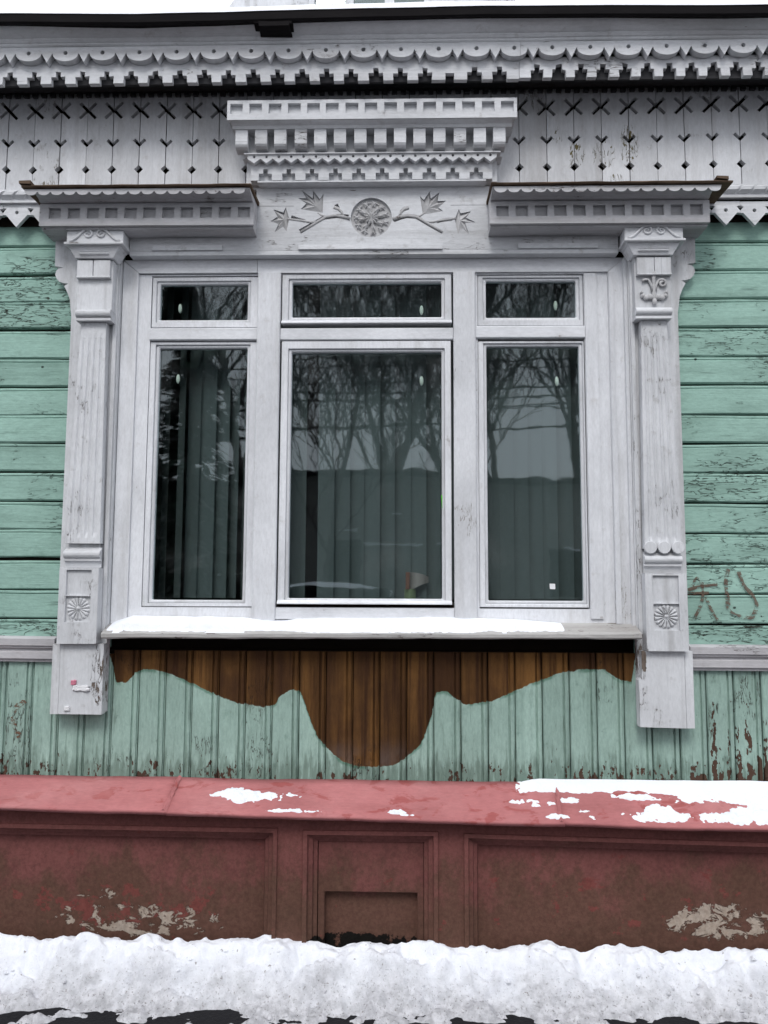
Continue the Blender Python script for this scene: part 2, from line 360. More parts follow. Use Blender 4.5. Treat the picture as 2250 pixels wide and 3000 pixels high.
# ------------------------------------------------------------------ ground and street
g = MB(); g.box(-400, 400, -400, -0.02, -.25, -.045)
tag(build('ground', g, 'snow_dirty'), kind='structure')
r = MB(); r.box(-200, 200, -7.5, -.06, -.04, 0.0)
tag(build('road', r, 'asphalt'), kind='structure')
def bank(u, v):
    x = -3.6+7.2*u; d = (v**1.25)*1.0                     # d: metres out from the plinth
    prof = .180*math.exp(-(d/(.135+.02*fbm(x*2.2, 1.5)))**2.1)
    lump = fbm(x*3.1, d*5, .3)*.030 + fbm(x*6.5, d*8, 4.1)*.042 - .030*abs(fbm(x*10, d*12, 2.2, 3)) + .012
    fine = fbm(x*30, d*34, 8.8, 3)*.010 - .006*abs(fbm(x*55, d*60, 5.5, 2))
    k = max(0, min(1, (d-.10)/.08)); w = min(1, .45+d*7)*(1-.55*k)
    slush = k*(-.012 + .042*fbm(x*6.5, d*13, 12, 3) + .012*fbm(x*32, d*40, 3, 3))
    return (x, -.085-d, prof + (lump*1.25+fine)*w*(1-.5*k) + slush - .003*x - .004)
sb = MB().grid(bank, 800, 120)
tag(build('snow_bank', sb, 'snow_dirty', smooth=True), 'dirty ploughed snow heaped along the foot of the red plinth', 'snow', kind='stuff')
cr_ = MB(); rr = random.Random(5)
for k in range(170):
    x = rr.uniform(-2.2, 2.2); d = rr.uniform(.03, .34)**1.0; r_ = rr.choice((.003, .004, .005, .006, .008, .013)); b0 = bank((x+3.6)/7.2, d**(1/1.25)); n0 = len(cr_.v)
    cr_.ball((x, b0[1], b0[2]+r_*.05), (r_*rr.uniform(.8, 1.5), r_*rr.uniform(.8, 1.3), r_*rr.uniform(.6, 1.0)), 6, 4)
    sd_ = rr.random()*50
    for q in range(n0, len(cr_.v)):
        a = cr_.v[q]; f = 1+.8*fbm(a[0]*70, a[2]*70, sd_); cr_.v[q] = (x+(a[0]-x)*f, b0[1]+(a[1]-b0[1])*f, a[2])
tag(build('snow_crumbs', cr_, 'snow_dirty'), 'loose crumbs of ice and snow scattered over the snow heap', 'snow', kind='stuff')

# ------------------------------------------------------------------ wooden wall
wall = thing('wooden_wall', (0, 0, .79), 'mint green boarded house wall with horizontal planks above and upright boards below', 'wall')
sh = MB().prism([[(-4, .75), (4, .75), (4, 3.9), (-4, 3.9)], rect(-1.15, 1.15, 1.318, 3.03)], .028, .10)
build('sheathing', sh, 'dark_wood', wall)
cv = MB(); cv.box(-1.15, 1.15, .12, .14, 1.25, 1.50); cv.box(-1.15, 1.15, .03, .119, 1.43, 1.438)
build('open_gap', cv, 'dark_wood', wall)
def plank(x0, x1, z0, z1):
    g = .0032; e = .006
    pr = [(.027, z0+g), (.006, z0+g), (0, z0+g+e), (0, z1-.020), (.0035, z1-.018), (.0035, z1-.015), (.0005, z1-.013), (.0005, z1-g-.004), (.005, z1-g), (.027, z1-g)]
    n = max(4, int((x1-x0)/.12)); s1 = random.random()*99; m = MB(); xs = lins(x0, x1, n)
    b = len(m.v); k = len(pr); til = random.uniform(-.002, .002)
    for x in xs:
        w = fbm(x*1.7, s1)*.004
        for i, (y, z) in enumerate(pr):
            m.v.append((x, y + fbm(x*2.3, s1+i*.25)*.0025 + (0 if y > .02 else random.uniform(-.0006, .0006)), z + w + til*(x-x0) + random.uniform(-.0007, .0007)))
    for i in range(n):
        for j in range(k):
            l = (j+1) % k; m.f.append((i*k+j, i*k+l, (i+1)*k+l, (i+1)*k+j))
    m.f.append(tuple(range(k))); m.f.append(tuple(n*k+j for j in reversed(range(k))))
    return m
ZL = [3.36, 3.23, 3.102, 2.974, 2.850, 2.724, 2.595, 2.467, 2.339, 2.211, 2.084, 1.956, 1.831, 1.705, 1.574, 1.450, 1.33]  # plank joints and most other coordinates converted from image pixels at assumed depths
ZR = [3.37, 3.24, 3.111, 2.983, 2.853, 2.724, 2.593, 2.469, 2.336, 2.211, 2.082, 1.952, 1.822, 1.692, 1.564, 1.437, 1.31]
for zs, x0, x1 in ((ZL, -4, -1.118), (ZR, 1.118, 4)):
    for a, b in zip(zs[1:], zs[:-1]): build('plank', plank(x0, x1, a, b), 'green_h', wall)
# upright boards with a bead along one edge
PW = .1138
def upright(top):
    m = MB(); w = PW; g = .0018
    pr = [(g, .026), (g, .006), (g+.004, 0), (w-.030, 0), (w-.0275, .008), (w-.0225, .008), (w-.020, .001), (w-.013, -.001), (w-.0075, .002), (w-.006, .010), (w-g, .010), (w-g, .026)]
    m.sweepz(pr, lins(.70, top, 8)); m.v = [(x+random.uniform(-.0006, .0006), y+random.uniform(-.0005, .0005), z) for x, y, z in m.v]; return m
tops = {}
X0 = -1.324 - 20*PW
for k in range(68):
    xa = X0+k*PW
    top = 1.316 if -1.2 < xa < 1.1 else (1.30 if xa < 0 else 1.28)
    key = (top, k % 3)
    if key not in tops:
        o = build('board', upright(top), 'green_v', wall, local=True); tops[key] = o.data
    else:
        o = bpy.data.objects.new('board', tops[key]); C.objects.link(o); o.parent = wall
    o.location = Vector((xa, random.uniform(-.0012, .0012), 0)) - ROOT['wooden_wall']
belt = [(.0, 0), (-.018, 0), (-.020, .012), (-.030, .014), (-.030, .042), (-.024, .046), (-.024, .052), (-.036, .060), (-.036, .066), (-.044, .070), (-.046, .098), (-.020, .106), (0, .107)]
build('belt_moulding', MB().sweepx([(y, z+1.268) for y, z in belt], lins(-4, -1.334, 16), lambda x: fbm(x*2, 3)*.003), 'white_belt', wall)
build('belt_moulding', MB().sweepx([(y, z+1.249) for y, z in belt], lins(1.330, 4, 16), lambda x: fbm(x*2, 7)*.003), 'white_belt', wall)
# faded graffiti strokes
def ribbon(path, w, y, seed=0):
    pts = []
    for i in range(len(path)-1):
        for k in range(6):
            t = k/6; pts.append((path[i][0]+(path[i+1][0]-path[i][0])*t, path[i][1]+(path[i+1][1]-path[i][1])*t))
    pts.append(path[-1])
    for _ in range(3): pts = [pts[0]] + [((pts[i-1][0]+2*pts[i][0]+pts[i+1][0])/4, (pts[i-1][1]+2*pts[i][1]+pts[i+1][1])/4) for i in range(1, len(pts)-1)] + [pts[-1]]
    m = MB()
    for i, p in enumerate(pts):
        a = pts[max(i-1, 0)]; b = pts[min(i+1, len(pts)-1)]; d = math.hypot(b[0]-a[0], b[1]-a[1]) or 1
        nx, nz = -(b[1]-a[1])/d, (b[0]-a[0])/d; ww = w*(.75+.45*fbm(p[0]*30, p[1]*30, seed))
        m.v += [(p[0]+nx*ww, y, p[1]+nz*ww), (p[0]-nx*ww, y, p[1]-nz*ww)]
        if i: k = 2*i; m.f.append((k-2, k-1, k+1, k))
    return m
def fade_mat(name, c1, c2, cover):
    t = NT(name); n = t.noise(t.scale(t.P, (1, 1, 2.2)), 26, 6, .7); a = t.ss(n, .62-cover*.3, .70-cover*.3)
    col = t.mix(t.noise(t.P, 14, 3), c1, c2)
    t.t.links.new(t.mul(a, .8), t.b.inputs['Alpha']); return t.fin(col, .8)
M['graf'] = fade_mat('faded_brown_spray', (.12, .065, .055, 1), (.17, .125, .09, 1), .62)
M['rust'] = fade_mat('rust_spray', (.20, .08, .04, 1), (.16, .08, .05, 1), .45)
for i, (p, w) in enumerate((
        ([(1.342,1.583),(1.39,1.597),(1.467,1.607)], .008), ([(1.342,1.569),(1.43,1.571)], .007),
        ([(1.361,1.599),(1.381,1.641),(1.403,1.61),(1.404,1.553),(1.386,1.501),(1.356,1.452)], .009), ([(1.414,1.553),(1.438,1.496),(1.462,1.457)], .008),
        ([(1.514,1.673),(1.499,1.621),(1.506,1.538),(1.507,1.496),(1.56,1.471),(1.606,1.466),(1.629,1.517),(1.615,1.559),(1.576,1.60),(1.555,1.662)], .010))):
    tag(build('graffiti', ribbon(p, w, -.0045-.0006*i, i), 'graf', wall), 'faded brown hand-painted stroke on the green planks')
tag(build('graffiti', ribbon([(-1.46,1.106),(-1.511,1.07),(-1.519,1.018),(-1.481,.947)], .014, -.004, 3), 'rust', wall), 'rust brown spray mark on the upright boards')

# ------------------------------------------------------------------ masonry plinth with metal ledge
pl = thing('plinth', (0, -.05, 0), 'red painted masonry plinth with sunken panels under the boarded wall', 'plinth')
top = lambda x: .66 - .0174*max(-1.8, min(1.9, x))
m = MB().prism([[(-4, -.1), (4, -.1), (4, .70), (-4, .70)], [(-3.6, .06), (-.38, .06), (-.38, .605), (-1.5, .612), (-3.6, .62)], rect(-.25, .268, .06, .599), [(.398, .06), (3.6, .06), (3.6, .555), (1.594, .572), (.398, .593)]], -.09, .0)
build('wall_face', m.jit(.002), 'plinth', pl)
build('footing', MB().box(-4, 4, .002, .02, -.2, .64), 'plinth', pl)
def panel(px, inset, deep, name):
    # moulded rim stepping back to the sunken field
    m = MB(); n = len(px); cx = sum(p[0] for p in px)/n; cz = sum(p[1] for p in px)/n
    def ins(d): return [(x+(d if x < cx else -d), z-(d if z > cz else 0)) for x, z in px]
    steps = [(-.014, -.0885), (-.012, -.0985), (.004, -.0985), (.008, -.078), (.024, -.073), (.028, -.058), (.042, -.053), (.048, -deep)]
    loops = [(ins(d), y) for d, y in steps]
    for l, y in loops: m.v += [(x, y, z) for x, z in l]
    for i in range(len(steps)-1):
        for j in range(n): k = (j+1) % n; m.f.append((i*n+j, i*n+k, (i+1)*n+k, (i+1)*n+j))
    e = (len(steps)-1)*n; m.f.append(tuple(e+j for j in range(n)))
    return build(name, m, 'plinth', pl)
panel([(-3.6, .06), (-.38, .06), (-.38, .605), (-1.5, .612), (-3.6, .62)], .02, .030, 'sunken_panel')
panel([(.398, .06), (3.6, .06), (3.6, .555), (1.594, .572), (.398, .593)], .02, .030, 'sunken_panel')
panel(rect(-.25, .268, .06, .599), .02, .012, 'sunken_panel')
b = MB().prism([rect(-.205, .223, .02, .555), rect(-.178, .200, .03, .355)], -.050, -.0125)
build('vent_surround', b.jit(.0015), 'plinth', pl, bevel=.004)
def ledge_back(x): return .788 - .0034*max(-2, min(2, x))
def ledge_front(x): return .687 - .0174*max(-2, min(2, x))
ledge = part('ledge', pl)
def sheet(x0, x1, lift):
    m = MB(); xs = lins(x0, x1, max(4, int((x1-x0)/.05))); cols = 7
    for x in xs:
        for j in range(cols):
            s = j/(cols-1); m.v.append((x, -.002-.172*s + 0, ledge_back(x)*(1-s)+ledge_front(x)*s + lift + fbm(x*3, s*2, 5)*.004 + fbm(x*14, s*5, 2)*.0008))
        f = m.v[-1]; m.v += [(x, f[1]-.002, f[2]-.008), (x, f[1]+.012, f[2]-.020), (x, f[1]+.020, f[2]-.018)]
        bk = m.v[-cols-3]; m.v.append((x, bk[1]+.003, bk[2]-.014))
    k = cols+4
    for i in range(len(xs)-1):
        for j in range(k): l = (j+1) % k; m.f.append((i*k+j, i*k+l, (i+1)*k+l, (i+1)*k+j))
    m.f.append(tuple(range(k))); m.f.append(tuple((len(xs)-1)*k+j for j in range(k)))
    return m
for i, (a, bb) in enumerate(((-4, -2.38), (-2.385, -.795), (-.80, .775), (.77, 2.34), (2.335, 4))):
    build('sheet', sheet(a, bb, .0022*(i % 2)), 'ledge', ledge, smooth=True)
for x in (-.797, .773):
    m = MB(); prev = None
    for s in lins(0, 1, 14):
        m.v += [(x+.010*math.sin(s*7)*0-.012*s+random.uniform(-.003, .003)+d, -.002-.172*s, ledge_back(x)*(1-s)+ledge_front(x)*s+h) for d, h in ((-.008, .003), (0, .010), (.008, .003))]
    for i in range(14):
        for j in range(2): m.f.append((i*3+j, i*3+j+1, i*3+j+4, i*3+j+3))
    build('seam', m, 'ledge', ledge)
build('mortar_bed', MB().box(-4, 4, -.085, .02, .60, .655), 'plinth', pl)

# ------------------------------------------------------------------ carved frieze
fz = thing('frieze', (0, -.04, 3.35), 'white fretwork frieze of upright boards pierced with crosses and diamonds under the eave', 'frieze')
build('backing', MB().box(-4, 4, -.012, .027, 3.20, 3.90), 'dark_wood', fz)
XJ = [-.687-.1194*k for k in range(21, 0, -1)] + [-.687+.12145*k for k in range(11)] + [.649+.1210*k for k in range(21)]
def frieze_board(w, seed):
    rr = random.Random(seed); zb, zt = 3.335, 3.80; g = .0012+rr.random()*.0012; h = .0102; d = .036; e = .023; q = .0185
    def side(s, x):
        o = lambda u: x + s*u
        cz, vz, dz = 3.710, 3.548, 3.431
        return [(o(0), cz+h), (o(d-h/2), cz+d+h/2), (o(d+h/2), cz+d-h/2), (o(h), cz), (o(d+h/2), cz-d+h/2), (o(d-h/2), cz-d-h/2), (o(0), cz-h),
                (o(0), vz+h), (o(e-h/2), vz+e+h/2), (o(e+h/2), vz+e-h/2), (o(0), vz-h), (o(0), dz+q), (o(q), dz), (o(0), dz-q)]
    L = [(g, zt)] + side(1, g) + [(g, zb)]; R = [(w-g, zt)] + side(-1, w-g) + [(w-g, zb)]
    return MB().prism([L + R[::-1]], -.05, -.026)
fb = {}
for i in range(len(XJ)-1):
    w = XJ[i+1]-XJ[i]; key = (round(w, 4), i % 2)
    if key not in fb: o = build('board', frieze_board(w, i), 'white_frieze', fz, local=True); fb[key] = o.data
    else: o = bpy.data.objects.new('board', fb[key]); C.objects.link(o); o.parent = fz
    zslope = lambda x: .012*abs(x)/1.6
    o.location = Vector((XJ[i], random.uniform(-.003, .003), zslope(XJ[i])+random.uniform(-.003, .003))) - ROOT['frieze']
ds = MB(); ds.box(-4, 4, -.060, -.0505, 3.800, 3.8055)
k = -3.6
while k < 3.6:
    ds.box(k, k+.022, -.066, -.0502, 3.779, 3.7995); k += .0405
build('dentil_strip', ds, 'soffit', fz)
for s in (-1, 1):
    rm = MB(); rm.box(min(s*1.30, s*4), max(s*1.30, s*4), -.062, -.0505, 3.288, 3.345)
    x = 1.30
    while x < 3.9:
        a, b2 = (s*x, s*x+.044)
        for (zz0, zz1, yy0, yy1) in ((3.300, 3.312, -.066, -.080), (3.312, 3.326, -.080, -.080), (3.326, 3.338, -.080, -.066)):
            o0 = (zz0-3.30)*.75; o1 = (zz1-3.30)*.75
            rm.hexa([(a+o0, yy0, zz0), (b2+o0, yy0, zz0), (b2+o0, -.062, zz0), (a+o0, -.062, zz0), (a+o1, yy1, zz1), (b2+o1, yy1, zz1), (b2+o1, -.062, zz1), (a+o1, -.062, zz1)])
        x += .058
    rm.box(min(s*1.30, s*4), max(s*1.30, s*4), -.072, -.0505, 3.279, 3.287)
    build('rope_moulding', rm, 'white_h', fz)
pd = None
tip = [( -.061, 3.278), (.061, 3.278), (.061, 3.258), (.046, 3.256), (.061, 3.236), (.061, 3.226), (.048, 3.226), (0, 3.170), (-.048, 3.226), (-.061, 3.226), (-.061, 3.236), (-.046, 3.256), (-.061, 3.258)]
for x0, s in ((-1.581+.1225, -1), (1.540-.1225, 1)):
    for k in range(18):
        if pd is None: pd = build('pendant', MB().prism([tip, circ(0, 3.238, .0085)], -.058, -.040), 'white_h', fz, local=True); o = pd
        else: o = bpy.data.objects.new('pendant', pd.data); C.objects.link(o); o.parent = fz
        o.location = Vector((x0+s*.1225*k, random.uniform(-.002, .002), random.uniform(-.003, .003)-.010*(s > 0))) - ROOT['frieze']

# ------------------------------------------------------------------ eave cornice
ev = thing('eave_cornice', (0, -.25, 3.71), 'white eave cornice with scalloped and stepped fretwork boards below the roof edge', 'cornice')  # fretwork, crown and roof edge: earlier coordinates scaled about the camera, shallower overhang
build('soffit', MB().box(-4, 4, -.25, .0, 3.806, 3.82), 'soffit', ev)
build('soffit_lath', MB().box(-4, 4, -.115, -.0665, 3.797, 3.8055), 'soffit', ev)
def lace(x0, x1, first, period, zb, zw, zn, zt, ww, wn, jit=0.0):
    pts = [(x0, zt), (x0, zb)]; c = first
    while c + ww/2 < x1-.004:
        if c - ww/2 > x0+.004:
            a = random.uniform(-jit, jit); b3 = random.uniform(-jit, jit)
            if jit > .002 and random.random() < .07: pts += [(c-ww*.3, zb), (c-ww*.3, zw+a), (c+ww*.3, zw+b3), (c+ww*.3, zb)]; c += period; continue
            pts += [(c-ww/2+a, zb), (c-ww/2, zw+b3), (c-wn/2+a, zw+b3), (c-wn/2, zn+a), (c+wn/2, zn+b3), (c+wn/2+b3, zw), (c+ww/2, zw+a), (c+ww/2+b3, zb)]
        c += period
    pts += [(x1, zb), (x1, zt)]; return pts
build('stepped_board', MB().prism([lace(-4, -2.0, -3.9254, .1038, 3.711, 3.7425, 3.7645, 3.816, .061, .0222, .003)], -.250, -.228), 'white_eave', ev)
build('stepped_board', MB().prism([lace(-1.999, .620, -1.9532, .1038, 3.711, 3.7425, 3.7645, 3.816, .061, .0222, .003)], -.251, -.229), 'white_eave', ev)
build('stepped_board', MB().prism([lace(.622, 3.4, .6957, .0918, 3.717, 3.751, 3.775, 3.816, .0547, .0242, .003)], -.250, -.228), 'white_eave', ev)
build('shade_backing', MB().box(-4, 4, -.2275, -.2155, 3.72, 3.8055), 'soffit', ev)  # dark sheet added behind the cutouts, standing in for the shade there
def scal(x0, x1, ph, P):
    zt = 3.8527; holes = []; k = math.ceil((x0-ph)/P)-1; lo = []
    while ph+k*P < x1+P:
        c = ph+k*P
        j = random.uniform(-.002, .002)
        lo += [(c-P/2, 3.7835+j), (c-.0563, 3.8254)] + [(c-.0542*math.cos(PI*t/10), 3.8212-.0316*math.sin(PI*t/10)+j) for t in range(0, 11)] + [(c+.0563, 3.8254)]
        if x0+.01 < c < x1-.01: holes.append(circ(c, 3.8264, .0092, 12))
        k += 1
    lo = [p for p in lo if x0+.001 < p[0] < x1-.001]
    return [[(x0, zt), (x0, lo[0][1])] + lo + [(x1, lo[-1][1]), (x1, zt)]] + holes
for a, b2 in ((-4, -2.3), (-2.299, .622), (.623, 3.4)):
    build('scalloped_board', MB().prism(scal(a, b2, -1.4466, .1572), -.283, -.2525 if a != -2.299 else -.2523), 'white_eave', ev)
xs = lins(-4, 4, 60)
cr = [(-0.25, 3.8538), (-0.2837, 3.8538), (-0.2879, 3.8591), (-0.2879, 3.8654), (-0.2931, 3.8686), (-0.2984, 3.877), (-0.2984, 3.8812), (-0.3036, 3.8833), (-0.3121, 3.8886), (-0.3236, 3.897), (-0.3331, 3.9054), (-0.3394, 3.9138), (-0.3394, 3.9296), (-0.25, 3.9453)]
build('crown_moulding', MB().sweepx(cr, xs, lambda x: fbm(x*1.3, 2)*.003), 'white_eave', ev)

# ------------------------------------------------------------------ roof with snow, dormer
rf = thing('roof', (0, -.3, 3.9), 'dark metal roof edge with snow lying on it above the cornice', 'roof')
sag = lambda x: fbm(x*.9, 5.5)*.010 + .004*math.sin(x*2.2)
re_ = [(-.337, 3.906), (-.360, 3.897), (-.366, 3.903), (-.368, 3.934), (-.364, 3.940), (3.5, 6.173), (3.5, 6.12), (-.25, 3.905)]
build('roof_sheet', MB().sweepx(re_, lins(-4, 4, 50), sag), 'roof_metal', rf)
br = MB(); br.box(-.46, -.33, -.362, -.30, 3.874, 3.92); br.box(-.48, -.32, -.3615, -.31, 3.890, 3.915)
build('roof_bracket', br.jit(.004), 'roof_metal', rf)
def rs(u, v):
    x = -4+8*u; y = -.371+3.9*v**2.2; z = 3.942+sag(x)+(y+.364)*.5778
    t = .005+.004*fbm(x*3, 1)+.03*min(1, v*6) if v > 0 else -.002
    return (x, y, z+t)
tag(build('roof_snow', MB().grid(rs, 160, 16), 'snow', rf, smooth=True), kind='stuff')
dm = thing('dormer', (0, 2.0, 5.3), 'pale dormer with a glazed window rising above the snowy roof edge', 'dormer')
do = [(-1.30, 5.2), (1.13, 5.2), (1.01, 5.80), (.98, 5.86), (.86, 6.0), (.66, 6.25), (.62, 6.9), (-.11, 7.5), (-.84, 6.9), (-.87, 6.25), (-1.06, 6.0), (-1.15, 5.87), (-1.18, 5.80)]
build('front_wall', MB().prism([do, rect(-.56, .334, 5.55, 6.7)], 2.0, 2.08), 'white_v', dm)
df = part('window', dm)
w = MB().prism([rect(-.56, .334, 5.55, 6.7), rect(-.52, -.29, 5.6, 6.65), rect(-.23, .00, 5.6, 6.65), rect(.07, .29, 5.6, 6.65)], 1.985, 2.03)
build('frame', w, 'white_v', df)
build('pane', MB().box(-.53, .30, 2.035, 2.04, 5.58, 6.66), 'glass', df)
build('dark_room', MB().box(-.6, .4, 2.3, 2.32, 5.4, 6.8), 'room', dm)
build('side_wall', MB().box(-.86, -.80, 2.081, 4.5, 5.3, 6.85), 'white_v', dm); build('side_wall', MB().box(.57, .63, 2.081, 4.5, 5.3, 6.85), 'white_v', dm)
build('dormer_roof', MB().hexa([(-1.0, 1.9, 6.80), (-.115, 1.9, 7.53), (-.115, 5, 7.53), (-1.0, 5, 6.80), (-1.0, 1.9, 6.85), (-.115, 1.9, 7.6), (-.115, 5, 7.6), (-1.0, 5, 6.85)]).hexa([(-.113, 1.9, 7.53), (.77, 1.9, 6.80), (.77, 5, 6.80), (-.113, 5, 7.53), (-.113, 1.9, 7.6), (.77, 1.9, 6.85), (.77, 5, 6.85), (-.113, 5, 7.6)]), 'roof_metal', dm)

# ------------------------------------------------------------------ carved window surround
su = thing('window_surround', (0, -.05, 1.03), 'carved white wooden window surround with pilasters, side shelves and stepped crown', 'window surround')
# crown above the window
pdm = part('pediment', su)
hol = [rect(-.579+.0826*k-.027, -.579+.0826*k+.027, 3.602, 3.647) for k in range(15)]
for hrect in hol:
    j = random.uniform(-.0015, .0015)
    for i in range(4): hrect[i] = (hrect[i][0]+j+random.uniform(-.001, .001), hrect[i][1]+random.uniform(-.001, .001))
build('pierced_board', MB().prism([rect(-.618, .618, 3.574, 3.662)] + hol, -.20, -.182), 'white_h', pdm)
b = MB(); b.box(-.612, .612, -.1815, -.05, 3.579, 3.658); b.sweepx([(-.05, 3.574), (-.197, 3.573), (-.188, 3.568), (-.175, 3.563), (-.168, 3.552), (-.05, 3.552)], [-.60, .60])
b.box(-.565, .565, -.112, -.05, 3.45, 3.5515)
b.sweepx([(-.05, 3.468), (-.131, 3.466), (-.141, 3.460), (-.141, 3.455), (-.132, 3.452), (-.05, 3.452)], [-.555, .555])
b.box(-.552, .545, -.085, -.045, 3.352, 3.4515); b.sweepx([(-.05, 3.352), (-.106, 3.351), (-.106, 3.345), (-.05, 3.341)], [-.50, .495])
build('core', b, 'white_h', pdm)
dn0 = None
for k in range(14):
    pr = [(-.1125, 3.5515), (-.165, 3.5515), (-.165, 3.487), (-.160, 3.479), (-.150, 3.472), (-.1125, 3.4685)]
    if dn0 is None: dn0 = build('dentil', MB().sweepx(pr, [-.026, .026]), 'white_h', pdm, local=True); o = dn0
    else: o = bpy.data.objects.new('dentil', dn0.data); C.objects.link(o); o.parent = pdm
    o.location = Vector((-.5625+.0854*k+random.uniform(-.002, .002), random.uniform(-.002, .002), random.uniform(-.002, .002))) - ROOT['window_surround']
zz = [(-.54, 3.4515), (-.54, 3.437)]
for k in range(20): zz += [(-.538+.0538*(k+.5), 3.4175+random.uniform(-.001, .001)), (-.538+.0538*(k+1), 3.4375)]
zz += [(.54, 3.4515)]
zz = [(x, z) for x, z in zz]
build('zigzag_board', MB().prism([[(-.54, 3.463), *zz[1:-1], (.54, 3.463)]] + [circ(-.538+.0538*(k+.5), 3.4455, .006, 10) for k in range(20)], -.134, -.109), 'white_h', pdm)
build('stepped_board', MB().prism([lace(-.530, .522, -.466, .1021, 3.353, 3.384, 3.405, 3.436, .057, .019, .001)], -.1075, -.0855), 'white_h', pdm)
# carved panel
ty = part('carved_panel', su)
def leaf(pts, cx, cz):      # outline shrunk a little so that it stays clear of the branches
    return [(cx+(x-cx)*1.0, cz+(z-cz)*1.0) for x, z in pts]
LV = [[(.222,3.218),(.210,3.301),(.226,3.284),(.252,3.322),(.257,3.290),(.293,3.316),(.287,3.279),(.325,3.279),(.291,3.249),(.311,3.232),(.259,3.222)],
      [(.362,3.194),(.380,3.240),(.388,3.222),(.433,3.230),(.412,3.202),(.453,3.179),(.408,3.177),(.424,3.126),(.396,3.152),(.376,3.126)],
      [(-.218,3.228),(-.216,3.315),(-.231,3.292),(-.262,3.330),(-.263,3.296),(-.308,3.328),(-.292,3.296),(-.327,3.297),(-.292,3.271),(-.316,3.245),(-.271,3.237)],
      [(-.366,3.203),(-.381,3.254),(-.393,3.231),(-.435,3.245),(-.418,3.212),(-.448,3.191),(-.413,3.178),(-.429,3.140),(-.392,3.165),(-.376,3.144)]]
def stroke(path, w0, w1):
    L, R = [], []; n = len(path)
    for i, p in enumerate(path):
        a = path[max(i-1, 0)]; b = path[min(i+1, n-1)]; d = math.hypot(b[0]-a[0], b[1]-a[1])
        nx, nz = -(b[1]-a[1])/d, (b[0]-a[0])/d; w = w0+(w1-w0)*i/(n-1)
        L.append((p[0]+nx*w, p[1]+nz*w)); R.append((p[0]-nx*w, p[1]-nz*w))
    return L + R[::-1]
BRN = [stroke([(.094,3.193),(.125,3.205),(.153,3.211),(.194,3.206),(.25,3.170),(.307,3.135)], .0115, .007), stroke([(.284,3.1835),(.308,3.190),(.351,3.195)], .0075, .007),
       stroke([(.126,3.2285),(.138,3.241),(.159,3.249)], .007, .009),
       stroke([(-.104,3.207),(-.130,3.211),(-.156,3.213),(-.213,3.205),(-.27,3.173),(-.319,3.146)], .0115, .007), stroke([(-.296,3.190),(-.321,3.198),(-.357,3.211)], .0075, .007),
       stroke([(-.139,3.2335),(-.149,3.247),(-.160,3.266)], .0055, .0085)]
MC = (-.004, 3.205, .0905)
outer = [(-1.068, 3.056), (1.070, 3.056), (1.070, 3.117), (.512, 3.117), (.512, 3.342), (-.512, 3.342), (-.512, 3.117), (-1.068, 3.117)]
cracks = [rect(-.500, -.345, 3.2588, 3.2606), rect(.345, .500, 3.2575, 3.2593)]
build('board', MB().prism([outer, circ(MC[0], MC[1], MC[2], 40)] + LV + BRN + cracks, -.06, -.030), 'white_h', ty)
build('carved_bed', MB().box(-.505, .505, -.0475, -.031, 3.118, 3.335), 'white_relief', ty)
for i, L in enumerate(LV):
    cx = sum(p[0] for p in L)/len(L); cz = sum(p[1] for p in L)/len(L)
    if i % 2 == 0: cx = cx*.55+L[0][0]*.45; cz = cz*.55+L[0][1]*.45
    else: cx = cx*.55+L[0][0]*.45; cz = cz*.6+L[0][1]*.4
    m = MB(); m.v = [(cx, -.0585, cz)]; n = len(L)
    for x, z in L: m.v.append((cx+(x-cx)*.97, -.0476, cz+(z-cz)*.97))
    tips = [j for j in range(n) if math.hypot(L[j][0]-cx, L[j][1]-cz) >= max(math.hypot(L[j-1][0]-cx, L[j-1][1]-cz), math.hypot(L[(j+1) % n][0]-cx, L[(j+1) % n][1]-cz))]
    for j in tips: x, z = L[j]; m.v[1+j] = (cx+(x-cx)*.97, -.056, cz+(z-cz)*.97)
    for j in range(n): m.f.append((0, 1+j, 1+(j+1) % n))
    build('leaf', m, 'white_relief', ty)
md = MB()
def petal(cx, cz, a, L, w, y):
    ca, sa = math.cos(a), math.sin(a); b = len(md.v)
    def P(u, v, yy): return (cx+ca*u-sa*v, yy, cz+sa*u+ca*v)
    md.v.extend([P(0, 0, y), P(L*.5, w, y+.004), P(L, 0, y), P(L*.5, -w, y+.004), P(L*.5, 0, y-.005)])
    for i in range(4): md.f.append((b+i, b+(i+1) % 4, b+4))
for k in range(12): petal(MC[0], MC[1], 2*PI*k/12+.2, .036, .008, -.0575-.00006*k)
for k in range(16):
    a = 2*PI*k/16; petal(MC[0]+.028*math.cos(a), MC[1]+.028*math.sin(a), a+.55*(-1)**k, .036, .009, -.0550-.00009*k)
for k in range(22):
    a = 2*PI*k/22+.1; petal(MC[0]+.052*math.cos(a), MC[1]+.052*math.sin(a), a+.7*(-1)**k, .034, .009, -.0525-.00008*k)
for k in range(24):
    a = 2*PI*k/24+.05; petal(MC[0]+.068*math.cos(a), MC[1]+.068*math.sin(a), a+1.6*(-1)**k, .020, .008, -.0505-.00006*k)
build('medallion', md, 'white_relief', ty)
